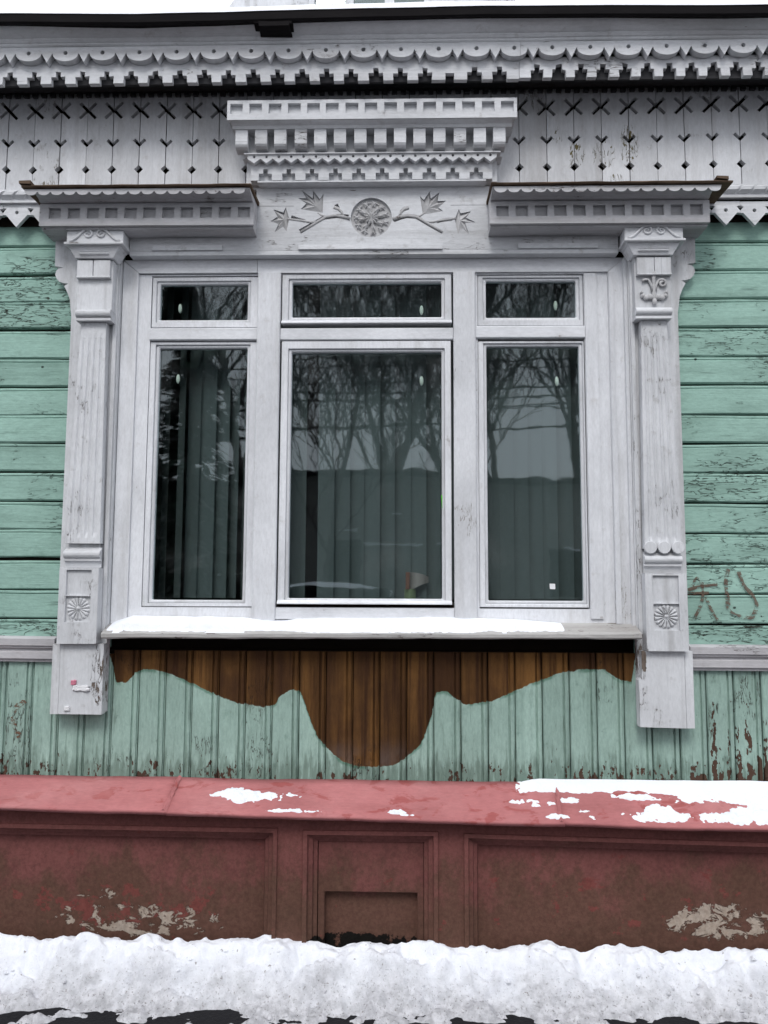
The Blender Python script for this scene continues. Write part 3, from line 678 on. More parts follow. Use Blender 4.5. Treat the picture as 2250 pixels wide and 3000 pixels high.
for e in (-1, 1):
    dx = -.008 if e < 0 else 0.0; up = .003 if e < 0 else 0.0
    for pth, r0, r1 in (([(.090, 3.196), (.125, 3.207), (.155, 3.212), (.194, 3.206), (.222, 3.190), (.25, 3.172), (.307, 3.136)], .0085, .006), ([(.232, 3.183), (.262, 3.182), (.304, 3.190), (.366, 3.198)], .006, .005), ([(.116, 3.206), (.128, 3.229), (.138, 3.241), (.160, 3.250)], .005, .008), ([(.196, 3.206), (.212, 3.212), (.232, 3.226)], .006, .004)):
        n = len(pth); build('branch', MB().tube([(e*x+(dx if e < 0 else 0), -.0595, z+up) for x, z in pth], [r0+(r1-r0)*q/(n-1) for q in range(n)], 8, .75), 'white_relief', ty, smooth=True)
for x0, x1 in ((-.322, .307), (-.967, -.657), (.637, .98)):
    build('lip', MB().box(x0, x1, -.069, -.0602, 3.058, 3.079).jit(.0008), 'white_h', ty)
build('lintel', MB().box(-1.068, 1.070, -.0595, .02, 3.0375, 3.0555), 'white_h', su)
# side shelves
for s in (-1, 1):
    sf = part('shelf', su)
    xi, xo = .503, 1.428
    dz = .0 if s < 0 else -.003
    c0 = 1.362 if s < 0 else 1.3735
    X = lambda a, b: (min(s*a, s*b), max(s*a, s*b))
    hh = []
    for k in range(11):
        c = s*(c0-.0817*k); j = random.uniform(-.001, .001); hh.append([(x+random.uniform(-.001, .001), z+random.uniform(-.001, .001)) for x, z in rect(c-.0265+j, c+.0265+j, 3.160+dz, 3.207+dz)])
    a, b2 = X(xi, xo)
    build('pierced_board', MB().prism([rect(a, b2, 3.128+dz, 3.226+dz)] + hh, -.16, -.143), 'white_shelf', sf)
    m = MB(); m.sweepx([(-.03, 3.262+dz), (-.232, 3.2535+dz), (-.234, 3.249+dz), (-.226, 3.245+dz), (-.205, 3.241+dz), (-.182, 3.236+dz), (-.172, 3.229+dz), (-.142, 3.2275+dz), (-.142, 3.120+dz), (-.128, 3.117+dz), (-.03, 3.117+dz)], [X(xi+.004, xo-.004)[0], X(xi+.004, xo-.004)[1]])
    build('core', m, 'white_shelf', sf)
    pts = [(X(xi+.01, xo+.03)[0], 3.257+dz)]; x = X(xi+.01, xo+.03)[0]; e = X(xi+.01, xo+.03)[1]; lo = []
    while x + .055 < e:
        lo += [(x+.001, 3.238+dz)] + [(x+.0275-.0235*math.cos(PI*t/6), 3.236+dz-.012*math.sin(PI*t/6)) for t in range(7)]; x += .055
    build('scallop_trim', MB().prism([[(X(xi+.01, xo+.03)[0], 3.250+dz)] + lo + [(x, 3.250+dz)]], -.239, -.2345), 'white_shelf', sf)
    tp = MB(); xa, xb = X(xi-.004, 1.465 if s < 0 else 1.49); n = 16
    tp.sweepx([(-.02, 3.282), (-.250, 3.2625), (-.254, 3.258), (-.250, 3.2540), (-.02, 3.2630)], lins(xa, xb, n), lambda x: fbm(x*6, 9)*.003 + dz)
    build('weather_board', tp.jit(.0012), 'grey_wood', sf)
    ch = MB().box(*(X(1.425, 1.472)), -.258, -.10, 3.2665+dz, 3.280+dz)
    build('rusty_strip', ch.jit(.004), 'grey_wood', sf)

def pilaster(s):
    p = part('pilaster', su); R = s > 0
    d2 = .0 if s < 0 else -.014
    def B(m, x0, x1, y0, y1, z0, z1): m.box(min(s*x0, s*x1), max(s*x0, s*x1), y0, y1, z0, z1); return m
    mir = lambda pts: [(s*x, z) for x, z in pts]
    xoff = .0 if s < 0 else .006
    # fretted backboard
    bb = [(1.1135, 3.115), (1.1135, 1.062+d2*2.6), (1.329, 1.058+d2*2.6), (1.327, 1.9), (1.326, 2.780), (1.331, 2.806), (1.336, 2.85), (1.350, 2.885), (1.364, 2.910), (1.346, 2.922), (1.367, 2.924), (1.386, 2.930), (1.399, 2.944), (1.406, 2.962), (1.402, 2.981), (1.392, 2.990), (1.372, 2.995), (1.409, 3.002), (1.412, 3.17), (1.32, 3.17), (1.32, 3.115)]
    build('backboard', MB().prism([mir(bb)], -.036, -.001), 'white_v', p)
    bd = MB(); B(bd, 1.118, 1.134, -.050, -.0365, 1.40, 3.03)
    build('bead', bd, 'white_v', p)
    # capital
    c = MB(); B(c, 1.072+xoff, 1.318+xoff, -.132, -.037, 3.064, 3.1165); B(c, 1.066+xoff, 1.324+xoff, -.146, -.037, 3.052, 3.0635)
    build('capital', c, 'white_h', p, bevel=.002)
    cx = 1.196+xoff; zb = 3.066
    for e in (-1, 1):
        q = []
        for (u, w) in ((-.110, .004), (-.095, .010), (-.080, .022), (-.066, .038), (-.052, .054), (-.040, .0635)): q.append((u, w))
        for k in range(0, 22):
            a = math.radians(110 - k*24); r_ = .0225*(1-k/26); q.append((-.030+r_*math.cos(a), .0415+r_*math.sin(a)))
        m = MB().tube([(s*(cx+e*u), -.134, zb+w*.88) for u, w in q], [.0062]*6+[.0058*(1-k/40) for k in range(22)], 6, .9)
        build('scroll', m, 'white_h', p, smooth=True)
    t = MB()
    P8 = lambda x0, x1, y0, z: [(s*x0, y0, z), (s*x1, y0, z), (s*x1, -.037, z), (s*x0, -.037, z)]
    t.hexa(P8(1.118, 1.285, -.112, 3.004) + P8(1.092, 1.308, -.128, 3.045)); t.hexa(P8(1.092, 1.308, -.128, 3.0452) + P8(1.084, 1.312, -.130, 3.0518))
    for z in (3.016, 3.027): t.hexa(P8(1.136, 1.266, -.1215, z) + P8(1.136, 1.266, -.126, z+.006))
    build('neck_tray', t, 'white_h', p, bevel=.0015)
    b = MB(); B(b, 1.127, 1.282, -.088, -.037, 2.780, 3.003); B(b, 1.135, 1.2085, -.104, -.0882, 2.922, 2.999); B(b, 1.2105, 1.280, -.104, -.0882, 2.922, 2.999)
    B(b, 1.133, 1.282, -.108, -.0883, 2.918, 2.9255)
    build('block', b.jit(.0006), 'white_v', p, bevel=.002)
    tr = [(-.037, 2.778), (-.098, 2.778)] + [(-.100-.014*math.sin(a), 2.761+.016*math.cos(a)) for a in lins(0.2, PI-.2, 7)] + [(-.095, 2.743), (-.095, 2.741), (-.104, 2.740), (-.104, 2.729), (-.037, 2.729)]
    build('torus', MB().sweepx(tr, sorted([s*1.124, s*1.276])), 'white_h', p)
    # tapered fluted shaft
    zt, zbm = 2.728, 1.768+d2; nz, nx = 40, 48
    def shaft(u, v):
        z = zt+(zbm-zt)*u; w = v
        x0 = 1.152-.010*u; x1 = 1.262+.032*u; x = x0+(x1-x0)*w
        y = -.080
        if .05 < u < .975:
            g = (w*4.6-.3) % 1.0
            y += .006*max(0, math.cos((g-.5)*PI*2.0))**.6*(1 if .07 < w < .93 else 0)*min(1, (u-.05)*25)
        y += fbm(x*40, z*2.0, 3)*.0008
        return (s*x, y, z)
    m = MB().grid(shaft, nz, nx)
    B(m, 1.152, 1.262, -.0785, -.037, 2.66, 2.7279)
    e0 = [(s*(1.152-.010*u), zt+(zbm-zt)*u) for u in (0, 1)]; e1 = [(s*(1.262+.032*u), zt+(zbm-zt)*u) for u in (0, 1)]
    for e in (e0, e1):
        k = len(m.v); m.v += [(e[0][0], -.0805, e[0][1]), (e[0][0], -.037, e[0][1]), (e[1][0], -.037, e[1][1]), (e[1][0], -.0805, e[1][1])]; m.f.append((k, k+1, k+2, k+3))
    k = len(m.v); m.v += [(e0[1][0], -.0805, zbm), (e1[1][0], -.0805, zbm), (e1[1][0], -.037, zbm), (e0[1][0], -.037, zbm)]; m.f.append((k, k+1, k+2, k+3))
    build('shaft', m, 'white_v', p)
    if R:
        d = MB()
        for x in (1.163, 1.220, 1.277):
            d.prism([circ(x, zbm+.004, .0265, 16)], -.092, -.0812)
        build('shaft_foot', d, 'white_v', p, bevel=.003)
    n = MB(); zz0 = 1.664+d2
    B(n, 1.150, 1.283, -.060, -.037, zz0, zbm-.002)
    build('neck', n, 'white_v', p)
    z1 = 1.722+d2
    tr = [(-.061, z1+.030), (-.066, z1+.028), (-.066, z1+.024)] + [(-.070-.020*math.sin(a), z1+.018*math.cos(a)) for a in lins(0.3, PI-.3, 7)] + [(-.078, z1-.021), (-.078, z1-.027), (-.068, z1-.030), (-.061, z1-.056)]
    build('torus', MB().sweepx(tr, sorted([s*1.139, s*1.293])), 'white_h', p)
    # foot block with rosette
    zt2, zb2 = 1.664+d2, 1.350+d2*1.1
    xa, xb = 1.134, 1.300
    rz = 1.497+d2*1.5
    fr = [mir(rect(xa, xb, zb2, zt2)), mir(rect(xa+.030, xb-.030, rz+.052, zt2-.008)), mir(rect(xa+.030, xb-.030, rz-.058, rz+.0495))]
    f = MB().prism(fr, -.101, -.0905); B(f, xa+.001, xb-.001, -.090, -.0365, zb2+.001, zt2-.001)
    build('foot_block', f.jit(.0006), 'white_v', p)
    rc = ((xa+xb)/2, rz-.002)
    def ros(u, v):
        th = 2*PI*u; r_ = .050*v*(1 - .07*(1-abs(math.sin(8*th)))) ; ht = (.0085 if R else .0055)*(abs(math.sin(8*th))**.6)*min(1, v*3)*(1-max(0, v-.85)/.15*.8)
        if v < .2: ht = max(ht, .007*math.cos(v/.2*PI/2)+.003)
        return (s*rc[0]+r_*math.cos(th), -.0907-ht, rc[1]+r_*math.sin(th))
    build('rosette', MB().grid(ros, 96, 12), 'white_v', p)
    g = MB(); zb3 = 1.059+d2*2.6
    if s < 0: g.prism([mir([(1.110, zb3), (1.292, zb3+.001), (1.292, zb2-.001), (1.110, zb2-.001)])], -.0765, -.0365)
    else: g.prism([mir([(1.105, zb3+.004), (1.292, zb3), (1.292, zb2-.001), (1.119, zb2-.001), (1.119, 1.245), (1.112, 1.222), (1.104, 1.214), (1.106, 1.15)])], -.0765, -.0365)
    build('foot_board', g, 'white_v', p)
    g2 = MB(); B(g2, 1.2945, 1.327, -.073, -.0365, zb3, zb2-.002)
    build('foot_board', g2, 'white_v', p)
    if R:
        o = MB(); cx = 1.2065; yy = -.094
        o.tube([(cx, yy, 2.928), (cx, yy, 2.905), (cx, yy, 2.87), (cx, yy, 2.835), (cx, yy-.003, 2.80)], [.013, .008, .006, .010, .008], 8, .8)
        o.ball((cx, yy-.004, 2.927), (.014, .008, .011)); o.ball((cx, yy-.006, 2.803), (.010, .009, .015))
        for e in (-1, 1):
            q = [(cx+e*.006, yy, 2.85), (cx+e*.010, yy, 2.878), (cx+e*.022, yy, 2.900)]
            for k in range(12 if e > 0 else 3):
                a = math.radians(110-k*38); r_ = .018*(1-k/16); q.append((cx+e*(.036+r_*math.cos(a)), yy-.003, 2.885+r_*math.sin(a)))
            o.tube(q, [.006]*len(q), 6, .9)
            for i, (u, w, r1) in enumerate(((.018, 2.826, .014), (.034, 2.823, .013), (.047, 2.831, .011), (.052, 2.845, .007))): o.ball((cx+e*u, yy, w), (r1, .010, r1*.95))
        build('floral_ornament', o, 'white_relief', p, smooth=True)
pilaster(-1); pilaster(1)

# ------------------------------------------------------------------ window
wi = thing('window', (0, .02, 1.44), 'white three-part wooden window with top lights and dark reflecting panes', 'window')
cas = part('casing', wi)
build('stile', MB().prism([[(-1.1105, 1.430), (-1.042, 1.430), (-1.042, 2.977), (-1.1105, 3.036)]], -.012, .05), 'white_new', cas)
build('stile', MB().prism([[(1.1105, 1.430), (1.036, 1.430), (1.036, 2.974), (1.1105, 3.036)]], -.012, .05), 'white_new', cas)
build('head', MB().prism([[(-1.109, 3.0365), (-1.0405, 2.9775), (-.512, 2.9775), (-.512, 3.0365)]], -.0125, .05), 'white_newh', cas)
build('head', MB().prism([[(-.510, 3.0365), (-.510, 2.9765), (1.0345, 2.9745), (1.109, 3.0365)]], -.0115, .05), 'white_newh', cas)
build('trim', MB().box(1.0985, 1.1125, -.030, -.0125, 1.425, 3.03), 'white_new', cas); build('trim', MB().box(1.037, 1.058, -.018, -.0125, 1.44, 2.97), 'white_new', cas)
fr = MB().prism([rect(-1.0415, 1.0355, 1.4405, 2.9740), rect(-.985, -.50, 1.50, 2.968), rect(-.41, .36, 1.502, 2.9705), rect(.464, .931, 1.50, 2.968)], .000, .05)
build('frame', fr, 'white_new', wi)
fl = MB(); fl.box(.9325, .985, -.010, -.0005, 1.46, 2.968)
build('frame_fillet', fl, 'white_new', wi)
for x0, x1 in ((-.506, -.405), (.357, .4535)):
    build('mullion', MB().sweepz([(x0, .0), (x0, -.017), (x0+.004, -.021), (x1-.004, -.021), (x1, -.017), (x1, .0)], lins(1.432, 2.9735, 6)).jit(.0006), 'white_new', wi)
for x0, x1, d in ((-.985, -.507, 0), (-.404, .356, -.002), (.4545, .931, .005)):
    build('transom', MB().sweepx([(.04, 2.672+d), (-.006, 2.672+d), (-.010, 2.676+d), (-.010, 2.722+d), (-.004, 2.727+d), (.04, 2.727+d)], [x0, x1]), 'white_newh', wi)
SASH = [((-.982, -.508, 2.733, 2.964), (-.950, -.556, 2.770, 2.934), (-.868, 2.835)), ((-.400, .350, 2.744, 2.969), (-.357, .307, 2.777, 2.938), (.219, 2.823)), ((.466, .929, 2.736, 2.966), (.503, .900, 2.775, 2.942), (.816, 2.842)),
        ((-.983, -.505, 1.503, 2.668), (-.945, -.552, 1.531, 2.642), (-.868, 2.511)), ((-.398, .346, 1.517, 2.667), (-.355, .306, 1.540, 2.620), (.219, 2.500)), ((.466, .927, 1.506, 2.666), (.503, .908, 1.534, 2.645), (.816, 2.497))]
for i, (o_, g_, sn) in enumerate(SASH):
    sa = part('sash', wi)
    bd = (g_[0]-.014, g_[1]+.014, g_[2]-.014, g_[3]+.012)
    yo = -.004 if i in (1, 4) else .004
    build('rail_frame', MB().prism([rect(*o_), rect(*bd)], yo, .045).jit(.0006), 'white_new', sa, bevel=.002)
    build('glazing_bead', MB().prism([rect(bd[0]-.001, bd[1]+.001, bd[2]-.001, bd[3]+.001), rect(*g_)], yo+.008, .044).jit(.0004), 'white_new', sa, bevel=.004)
    a = random.uniform(-.0035, .0035); b2 = random.uniform(-.003, .003)
    m = MB(); x0, x1, z0, z1 = g_[0]-.006, g_[1]+.006, g_[2]-.006, g_[3]+.006
    m.hexa([(x0, .027-a-b2, z0), (x1, .027+a-b2, z0), (x1, .031+a-b2, z0), (x0, .031-a-b2, z0), (x0, .027-a+b2, z1), (x1, .027+a+b2, z1), (x1, .031+a+b2, z1), (x0, .031-a+b2, z1)])
    build('pane', m, 'glass', sa)
    build('alarm_sensor', MB().ball((sn[0], .046, sn[1]), (.009, .008, .022)), 'sensor', sa, smooth=True)
    if i in (1, 4): build('drip_rail', MB().sweepx([(.03, o_[2]-.0005), (-.020, o_[2]-.0005), (-.020, o_[2]+.004), (yo-.001, o_[2]+.016), (.03, o_[2]+.016)], [o_[0]+.0, o_[1]-.0]), 'white_newh', sa)
build('bottom_gap', MB().box(-.404, .356, .02, .05, 1.5025, 1.5155), 'dark_wood', wi)
bt = MB(); bt.box(-.404, .356, -.012, -.0005, 1.452, 1.500)
build('bottom_rail', bt.jit(.001), 'white_newh', wi)
sl = MB().sweepx([(.05, 1.440), (.0, 1.4385), (-.106, 1.402), (-.111, 1.397), (-.111, 1.384), (-.106, 1.378), (.03, 1.384)], lins(-1.1115, 1.1115, 40), lambda x: .004*x + fbm(x*4, 3)*.002)
build('sill', sl.jit(.001), 'white_sill', wi)
tag(build('sticker', MB().box(.768, .790, .0245, .0252, 1.585, 1.606).jit(.002), 'paper', wi), 'small torn sticker on the right pane')
tag(build('paint_smear', MB().box(.3045, .312, .0065, .0078, 1.93, 1.985).jit(.003), 'green_tape', wi), 'bright green paint smear on the middle sash')

# sill snow
def ssn(u, v):
    x = -1.105+1.92*u; y = -.004-.104*v
    base = 1.4385+.004*x-(.036 if True else 0)*v/1.0*1.0
    end = min(1, max(0, (u)/.05))*min(1, max(0, (1-u)/.22))
    hgt = .036+.011*fbm(x*1.9, 4.4)+.004*fbm(x*9, v*3, 2) - .016*math.exp(-((x+.40)/.12)**2) - .010*math.exp(-((x-.40)/.07)**2)
    prof = (1-v**4)*(.75+.25*math.sin(PI*min(1, v*1.2)))
    front = .10*fbm(x*3.3, 7.7)+.08*fbm(x*15, 1.1)+.07*fbm(x*60, 4)-.06
    k = max(0, min(1, (1.0+front*1.5-v*1.02)/.14))
    return (x, y, base + hgt*prof*end**.6*k - .0035 + .002*end)
tag(build('sill_snow', MB().grid(ssn, 200, 26), 'snow', smooth=True), 'smooth ridge of snow lying along the window sill', 'snow', kind='stuff')

# ledge snow: height field over the sloping sheet
PATCH = [(-.49, .52, .155, .20, 1), (-.43, .47, .16, .10, .8), (-.27, .90, .16, .045, .7), (.675, .55, .10, .12, .9), (.62, .52, .10, .05, .8), (.755, .85, .05, .07, .7), (.80, .48, .05, .07, .7), (.86, .72, .05, .05, .8), (.885, .82, .025, .10, .9),
         (1.08, .36, .14, .07, .9), (1.13, .80, .15, .14, 1), (1.16, .68, .06, .16, .9), (1.45, .78, .20, .18, 1.1), (1.62, .70, .22, .26, 1.2), (1.3, .28, .14, .22, 1), (1.5, .30, .20, .22, 1), (.11, .86, .04, .04, .7), (.19, .92, .05, .03, .7), (2.1, .5, .4, .35, 1)]
LS = MB()
def lsn(u, v):
    x = -1.3+3.6*u; s = .004+.975*v
    n = fbm(x*8, s*3, 1.7)*.40+fbm(x*26, s*7, 6)*.30+fbm(x*75, s*18, 9, 2)*.16
    h = -1
    for (cx, cs, rx, r2, a) in PATCH:
        d = ((x-cx)/rx)**2+((s-cs)/r2)**2
        if d < 3: h = max(h, a*(1-d)*.7+n*1.45-.10)
    if x > .60:
        lim = .27+.10*fbm(x*5, 2)+.12*max(0, min(1, (x-1.15)/.2)); h = max(h, min(1, (lim-s)*6)*min(1, (x-.60)/.12)*1.2+n*.5)
    h -= max(0, (x-1.95)*3.5)
    hh = -.004 + .019*max(0, min(1, h*.9))**.75 + .004*max(-1, min(0, h))
    z = ledge_back(x)*(1-s)+ledge_front(x)*s + fbm(x*3, s*2, 5)*.004
    return (x, -.002-.172*s, z+hh+.0015)
LS.grid(lsn, 800, 60)
keep = []
for f in LS.f:
    if any(LS.v[i][2] - (ledge_back(LS.v[i][0])*(1-(-LS.v[i][1]-.002)/.172)+ledge_front(LS.v[i][0])*((-LS.v[i][1]-.002)/.172)+fbm(LS.v[i][0]*3, (-LS.v[i][1]-.002)/.172*2, 5)*.004) > -.0035 for i in f): keep.append(f)
used = sorted({i for f in keep for i in f}); ix = {j: k for k, j in enumerate(used)}
L2 = MB(); L2.v = [LS.v[i] for i in used]; L2.f = [tuple(ix[i] for i in f) for f in keep]
tag(build('ledge_snow', L2, 'snow', smooth=True), 'thin melting snow patches on the red metal ledge', 'snow', kind='stuff')

# scraps of paper on the left pilaster foot
def scrap(x, z, w, h, mat, label, name='paper_scrap', y=-.0775):
    m = MB().grid(lambda u, v: (x+(u-.5)*w*(1+.3*fbm(u*3, v*3, x*50)), y-.004-.006*abs(fbm(u*4, v*4, z*30)), z+(v-.5)*h*(1+.4*fbm(u*5, v*2, z*9))), 6, 6)
    m2 = MB(); m2.v = m.v + [(a, y+.0005, c) for a, b_, c in m.v]; n = len(m.v); m2.f = m.f + [tuple(n+i for i in reversed(f)) for f in m.f]
    edge = [i*7 for i in range(7)] + [42+i for i in range(1, 7)] + [i*7+6 for i in range(5, -1, -1)] + [i for i in range(5, 0, -1)]
    for i in range(len(edge)): a, b_ = edge[i], edge[(i+1) % len(edge)]; m2.f.append((a, b_, n+b_, n+a))
    return tag(build(name, m2, mat, smooth=True), label, 'paper scrap', 'torn paper scraps stuck to the left pilaster')
scrap(-1.230, 1.190, .020, .020, 'pink', 'tiny torn scrap with pink print, highest on the left pilaster foot')
scrap(-1.222, 1.168, .020, .022, 'paper', 'small white torn paper bit just under the pink scrap')
scrap(-1.190, 1.166, .055, .022, 'paper', 'wide white torn paper remnant beside the pink scrap')
scrap(-1.253, 1.083, .022, .018, 'paper', 'small white torn scrap lowest on the left pilaster foot')

# ------------------------------------------------------------------ room behind the glass
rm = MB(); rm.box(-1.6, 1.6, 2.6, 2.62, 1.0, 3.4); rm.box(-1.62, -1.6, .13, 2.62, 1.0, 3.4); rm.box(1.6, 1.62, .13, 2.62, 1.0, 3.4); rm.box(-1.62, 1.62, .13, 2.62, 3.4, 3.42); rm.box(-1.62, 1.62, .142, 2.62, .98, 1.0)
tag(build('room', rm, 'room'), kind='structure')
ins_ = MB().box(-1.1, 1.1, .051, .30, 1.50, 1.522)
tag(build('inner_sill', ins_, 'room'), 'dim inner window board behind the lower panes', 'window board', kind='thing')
bl = thing('vertical_blind', (0, .13, 3.0), 'grey-green vertical blind hanging behind the window panes', 'blind')
slm = None
def slat_mesh():
    w = .041
    return MB().grid(lambda u, v: ((u-.5)*2*w, .006*math.cos((u-.5)*PI), -1.462+1.482*v), 6, 1)
x = -1.08
SK = ((-.315, -.265), (.015, .045))
i = 0
while x < 1.08:
    if not any(a < x < b for a, b in SK):
        if slm is None: slm = build('slat', slat_mesh(), 'slat', bl, local=True, smooth=True); o = slm
        else: o = bpy.data.objects.new('slat', slm.data); C.objects.link(o); o.parent = bl
        ang = (.62+.38*math.sin(x*19)) if x < -.45 else (.24+.20*random.random())
        o.location = (x, .02+.008*math.sin(i*2.1), 0); o.rotation_euler = (0, 0, -ang)
    x += random.uniform(.054, .070) if x < -.45 else random.uniform(.060, .071); i += 1
build('head_rail', MB().box(-1.09, 1.09, .11, .17, 3.022, 3.06), 'slat', bl)
pk = thing('bundle', (.2, .12, 1.522), 'blurred pale pink and brown bundle lying behind the middle pane', 'bundle')
m = MB(); m.hexa([(.150, .10, 1.58), (.166, .10, 1.58), (.166, .16, 1.58), (.150, .16, 1.58), (.150, .10, 1.655), (.168, .10, 1.655), (.168, .16, 1.655), (.150, .16, 1.655)])
build('brown_band', m, 'brown_box', pk)
build('pale_wrap', MB().grid(lambda u, v: (.167+.085*u, .13-.03*math.sin(PI*u)+.0, 1.655-(.085-.06*u)*v-.02*u*u), 8, 8), 'pale_cloth', pk, smooth=True)
build('lime_wrap', MB().grid(lambda u, v: (.145+.05*u, .125-.02*math.sin(PI*u), 1.522+.06*v), 6, 4), 'lime_cloth', pk, smooth=True)

# ------------------------------------------------------------------ across the street (seen mirrored in the panes)
def tree(x, y, h, r, seed, label):
    rr = random.Random(seed); t = thing('bare_tree', (x, y, 0), label, 'tree', 'bare trees across the street')
    tk = MB(); br_ = MB()
    def grow(p, d, L, r0, lev):
        n = 5 if lev < 2 else 4; pts = [p]; rad = [r0]; q = p.copy(); dd = d.copy()
        for i in range(n):
            dd = (dd + Vector((rr.gauss(0, .10+.03*lev), rr.gauss(0, .10+.03*lev), rr.gauss(.05, .06)))).normalized()
            q = q + dd*(L/n); pts.append(q.copy()); rad.append(max(.010, r0*(1-(.55 if lev < 1 else .8)*(i+1)/n)))
        (tk if lev < 1 else br_).tube(pts, rad, 8 if lev < 1 else (5 if lev < 3 else 3))
        if lev >= 4: return
        for k in range((9, 6, 5, 4)[lev]):
            f = rr.uniform(.32 if lev == 0 else .2, 1.0); j = min(n-1, int(f*n)); pp = pts[j].lerp(pts[j+1], f*n-j) if j < n else pts[-1]
            a = rr.uniform(0, 2*PI); side = Vector((math.cos(a), math.sin(a), rr.uniform(.3, .9))).normalized()
            nd = (dd*rr.uniform(.5, 1.0)+side*rr.uniform(.5, .9)).normalized()
            grow(pp, nd, L*rr.uniform(.42, .62), max(.012, rad[j]*rr.uniform(.42, .62)), lev+1)
    grow(Vector((x, y, -.1)), Vector((0, 0, 1)), h, r, 0)
    build('trunk', tk, 'bark', t, smooth=True); build('branches', br_, 'bark', t)
for a in ((-.80, -24, 12.5, .20, 3, 'bare tree mirrored in the centre of the middle pane'), (.35, -26, 12, .16, 5, 'slim bare tree mirrored right of the centre in the middle pane'),
          (1.45, -24, 13, .24, 8, 'thick bare tree mirrored at the right edge of the middle pane'), (4.1, -25, 12, .17, 11, 'bare tree mirrored in the left half of the right pane'),
          (5.9, -24, 12.5, .20, 14, 'bare tree mirrored at the right edge of the right pane'), (-4.6, -23, 13, .22, 17, 'bare tree mirrored at the left edge of the middle pane'),
          (-8.2, -25, 13, .22, 21, 'bare tree mirrored in the left pane'), (9.5, -27, 13, .2, 25, 'bare tree beyond the right pane reflection')):
    tree(*a)
for a in ((-2.1, -15.5, 6.4, .09, 31, 'slender bare tree mirrored left of the centre in the middle pane, before the barn'), (2.2, -16, 6.2, .08, 37, 'short slender bare tree mirrored between the middle and right panes, before the barn')):
    tree(*a)
bn_ = thing('long_barn', (0, -18, 0), 'long grey barn mirrored in the lower half of the panes', 'barn')
build('wall', MB().box(-16, 14, -21, -18, -.1, 4.45), 'barn', bn_)
build('roof', MB().hexa([(-16.4, -21.4, 4.45), (14.4, -21.4, 4.45), (14.4, -17.6, 4.45), (-16.4, -17.6, 4.45), (-16.4, -21.4, 4.75), (14.4, -21.4, 4.75), (14.4, -17.6, 4.56), (-16.4, -17.6, 4.56)]), 'roof_metal', bn_)
for k in range(9): build('window', MB().box(-14.6+3.1*k, -13.7+3.1*k, -17.99, -17.95, 1.3, 2.6), 'rubber', bn_)
for k, (xx, zz_, ww) in enumerate(((-3.6, 3.4, .35), (-1.9, 2.9, .5), (-.4, 3.35, .25), (1.0, 3.4, .2), (-1.2, 2.5, 1.6), (.8, 2.52, .4), (-5.6, 2.0, 1.4), (4.4, 2.6, .4))):
    build('snowy_ledge', MB().box(xx, xx+ww, -18.0+.003, -17.86, zz_, zz_+.05).jit(.01), 'snow', bn_)
def spruce(x, y, h, r, seed, label):
    rr = random.Random(seed); t = thing('spruce_tree', (x, y, 0), label, 'tree', 'spruces across the street')
    build('trunk', MB().tube([(x, y, -.1), (x, y, h*.5), (x, y, h)], [.16, .10, .02], 7), 'bark', t)
    m = MB()
    for k in range(2600):
        f = rr.random()**.8; z = .6+(h-.6)*f; R_ = r*(1-f)**.85*(.72+.28*math.sin(z*5.5+rr.random())); a = rr.uniform(0, 2*PI); q = R_*rr.random()**.45
        c = Vector((x+q*math.cos(a), y+q*math.sin(a), z-.18*q)); L = rr.uniform(.25, .55); d = Vector((math.cos(a), math.sin(a), rr.uniform(-.5, .1)))*L
        sd_ = Vector((-math.sin(a), math.cos(a), rr.uniform(-.3, .3)))*L*.28; b = len(m.v)
        m.v += [tuple(c-d*.4), tuple(c+sd_), tuple(c+d*.7-Vector((0, 0, .08))), tuple(c-sd_)]; m.f += [(b, b+1, b+2), (b, b+2, b+3)]
    build('crown', m, 'needles', t)
spruce(-5.2, -15.5, 9.5, 2.5, 2, 'dark spruce mirrored in the left pane')
spruce(-9.2, -17, 11, 2.8, 4, 'taller spruce beyond the left pane reflection')
po = []
for xx, lb in ((-13, 'wooden utility pole far left of the window reflections'), (12, 'wooden utility pole far right of the window reflections')):
    t = thing('utility_pole', (xx, -10, 0), lb, 'pole', 'utility poles across the street')
    build('shaft', MB().tube([(xx, -10, -.2), (xx, -10, 4), (xx, -10, 7.0)], [.13, .12, .10], 8), 'bark', t, smooth=True); build('crossarm', MB().box(xx-.05, xx+.05, -10.9, -9.1, 6.0, 6.1), 'bark', t)
for k, (z, yy) in enumerate(((4.62, -9.6), (4.70, -9.8), (4.93, -10.2), (5.02, -9.9), (5.08, -10.1), (5.38, -9.5), (5.45, -10.3), (4.30, -10.0), (4.22, -9.7))):
    pts = [(xx, yy, z+.45*(xx/12.5)**2+.05*k*(xx/12.5)) for xx in lins(-13, 12, 24)]
    tag(build('overhead_cable', MB().tube(pts, .011+.004*(k % 3), 5), 'wire'), 'black overhead cable mirrored in the panes, %s' % ('fourth from the bottom', 'fifth from the bottom', 'middle of the tight triple', 'third from the top of its bundle', 'thin one just above the triple', 'second highest', 'highest of all', 'second lowest', 'lowest of all')[k], 'cable', 'overhead cables across the street')
vb = MB().grid(lambda u, v: (-30+60*u, -7.4-3.0*v, (.55+.2*fbm(u*20, 1))*math.sin(PI*v)**.8+.05*fbm(u*60, v*6)-.05), 120, 12)
tag(build('verge_snow', vb, 'snow_dirty', smooth=True), 'ploughed snow ridge along the far side of the street', 'snow', kind='stuff')
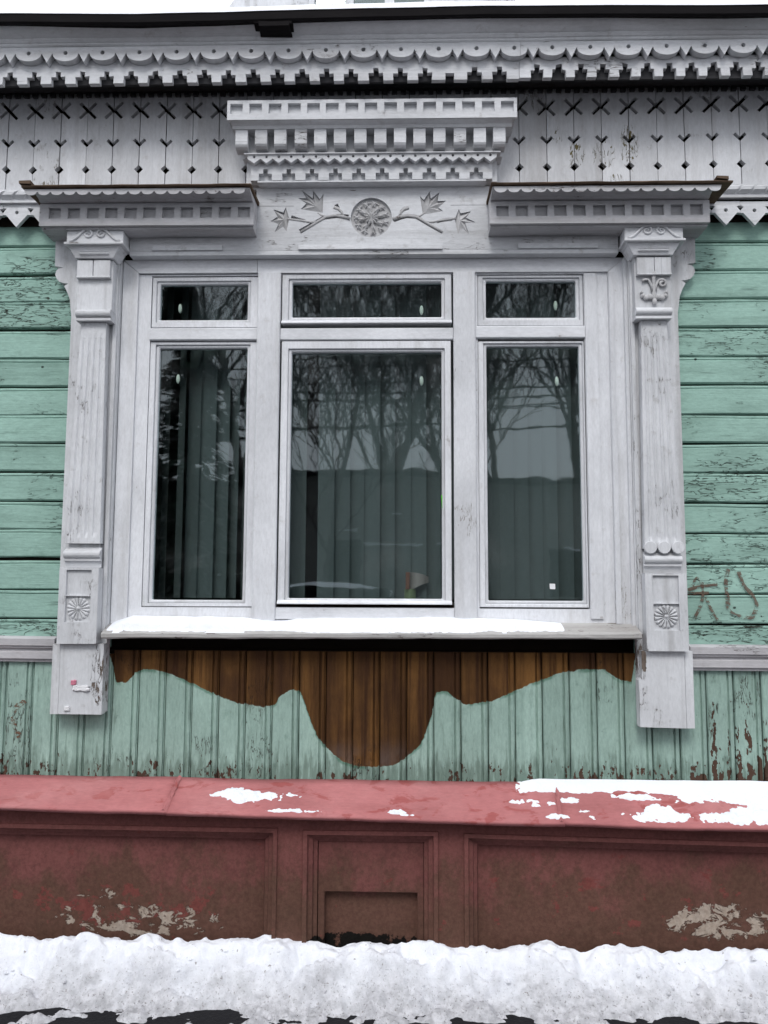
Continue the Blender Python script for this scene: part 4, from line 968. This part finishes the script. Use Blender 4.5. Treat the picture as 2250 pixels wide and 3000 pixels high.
# parked car
car = thing('parked_car', (-1.3, -6.3, 0), 'dark parked car mirrored low in the middle pane', 'car')
def carX(x): return -3.3+x
sec = [(0, .55, .62), (.25, .42, .80), (.9, .34, .92), (1.35, .34, .98), (2.1, .34, 1.02), (3.2, .34, 1.02), (3.9, .36, .98), (4.15, .5, .75)]
m = MB(); n = 10
for i, (x, zb, zt) in enumerate(sec):
    hw = .85 if 0 < i < 7 else .72
    prof = [(-hw*.95, zb), (-hw, (zb+zt)/2), (-hw*.96, zt-.06), (-hw*.85, zt), (hw*.85, zt), (hw*.96, zt-.06), (hw, (zb+zt)/2), (hw*.95, zb)]
    m.v += [(carX(x), -6.3+a, b) for a, b in prof]
for i in range(len(sec)-1):
    for j in range(8): l = (j+1) % 8; m.f.append((i*8+j, i*8+l, (i+1)*8+l, (i+1)*8+j))
m.f += [tuple(range(8)), tuple(56+j for j in reversed(range(8)))]
build('body', m, 'car_paint', car, smooth=True)
cab = MB(); cs_ = [(1.15, .98, .80), (1.75, 1.46, .66), (2.2, 1.52, .65), (3.1, 1.49, .64), (3.75, 1.0, .76)]
for x, z, hw in cs_: cab.v += [(carX(x), -6.3-hw*1.12, .97), (carX(x), -6.3-hw, z), (carX(x), -6.3+hw, z), (carX(x), -6.3+hw*1.12, .97)]
for i in range(4):
    for j in range(3): cab.f.append((i*4+j, i*4+j+1, i*4+j+5, i*4+j+4))
build('cabin_glass', cab, 'rubber', car)
rfm = MB().grid(lambda u, v: (carX(1.65+1.55*u), -6.95+1.3*v, 1.42+.15*math.sin(PI*u)**.6*math.sin(PI*v)**.5+.02*fbm(u*6, v*3)), 16, 8)
build('snowy_roof', rfm, 'snow', car, smooth=True)
for x in (1.15, 1.75, 2.45, 3.1, 3.75):
    z = {1.15: .98, 1.75: 1.46, 2.45: 1.51, 3.1: 1.49, 3.75: 1.0}[x]; hw = {1.15: .80, 1.75: .66, 2.45: .65, 3.1: .64, 3.75: .76}[x]
for x in (.8, 3.35):
    for yy in (-7.08, -5.68):
        wh = MB(); b = 0
        wh.v = [(carX(x)+.31*math.cos(2*PI*k/18), yy+d, .31+.31*math.sin(2*PI*k/18)) for d in (0, .18) for k in range(18)]
        wh.f = [(k, (k+1) % 18, 18+(k+1) % 18, 18+k) for k in range(18)] + [tuple(range(18)), tuple(range(35, 17, -1))]
        w_ = build('wheel', wh, 'rubber', car)
for x in (.9, 4.17): build('lamp', MB().box(carX(x)-.03, carX(x)+.03, -5.75, -5.5, .68, .8), 'sensor', car)
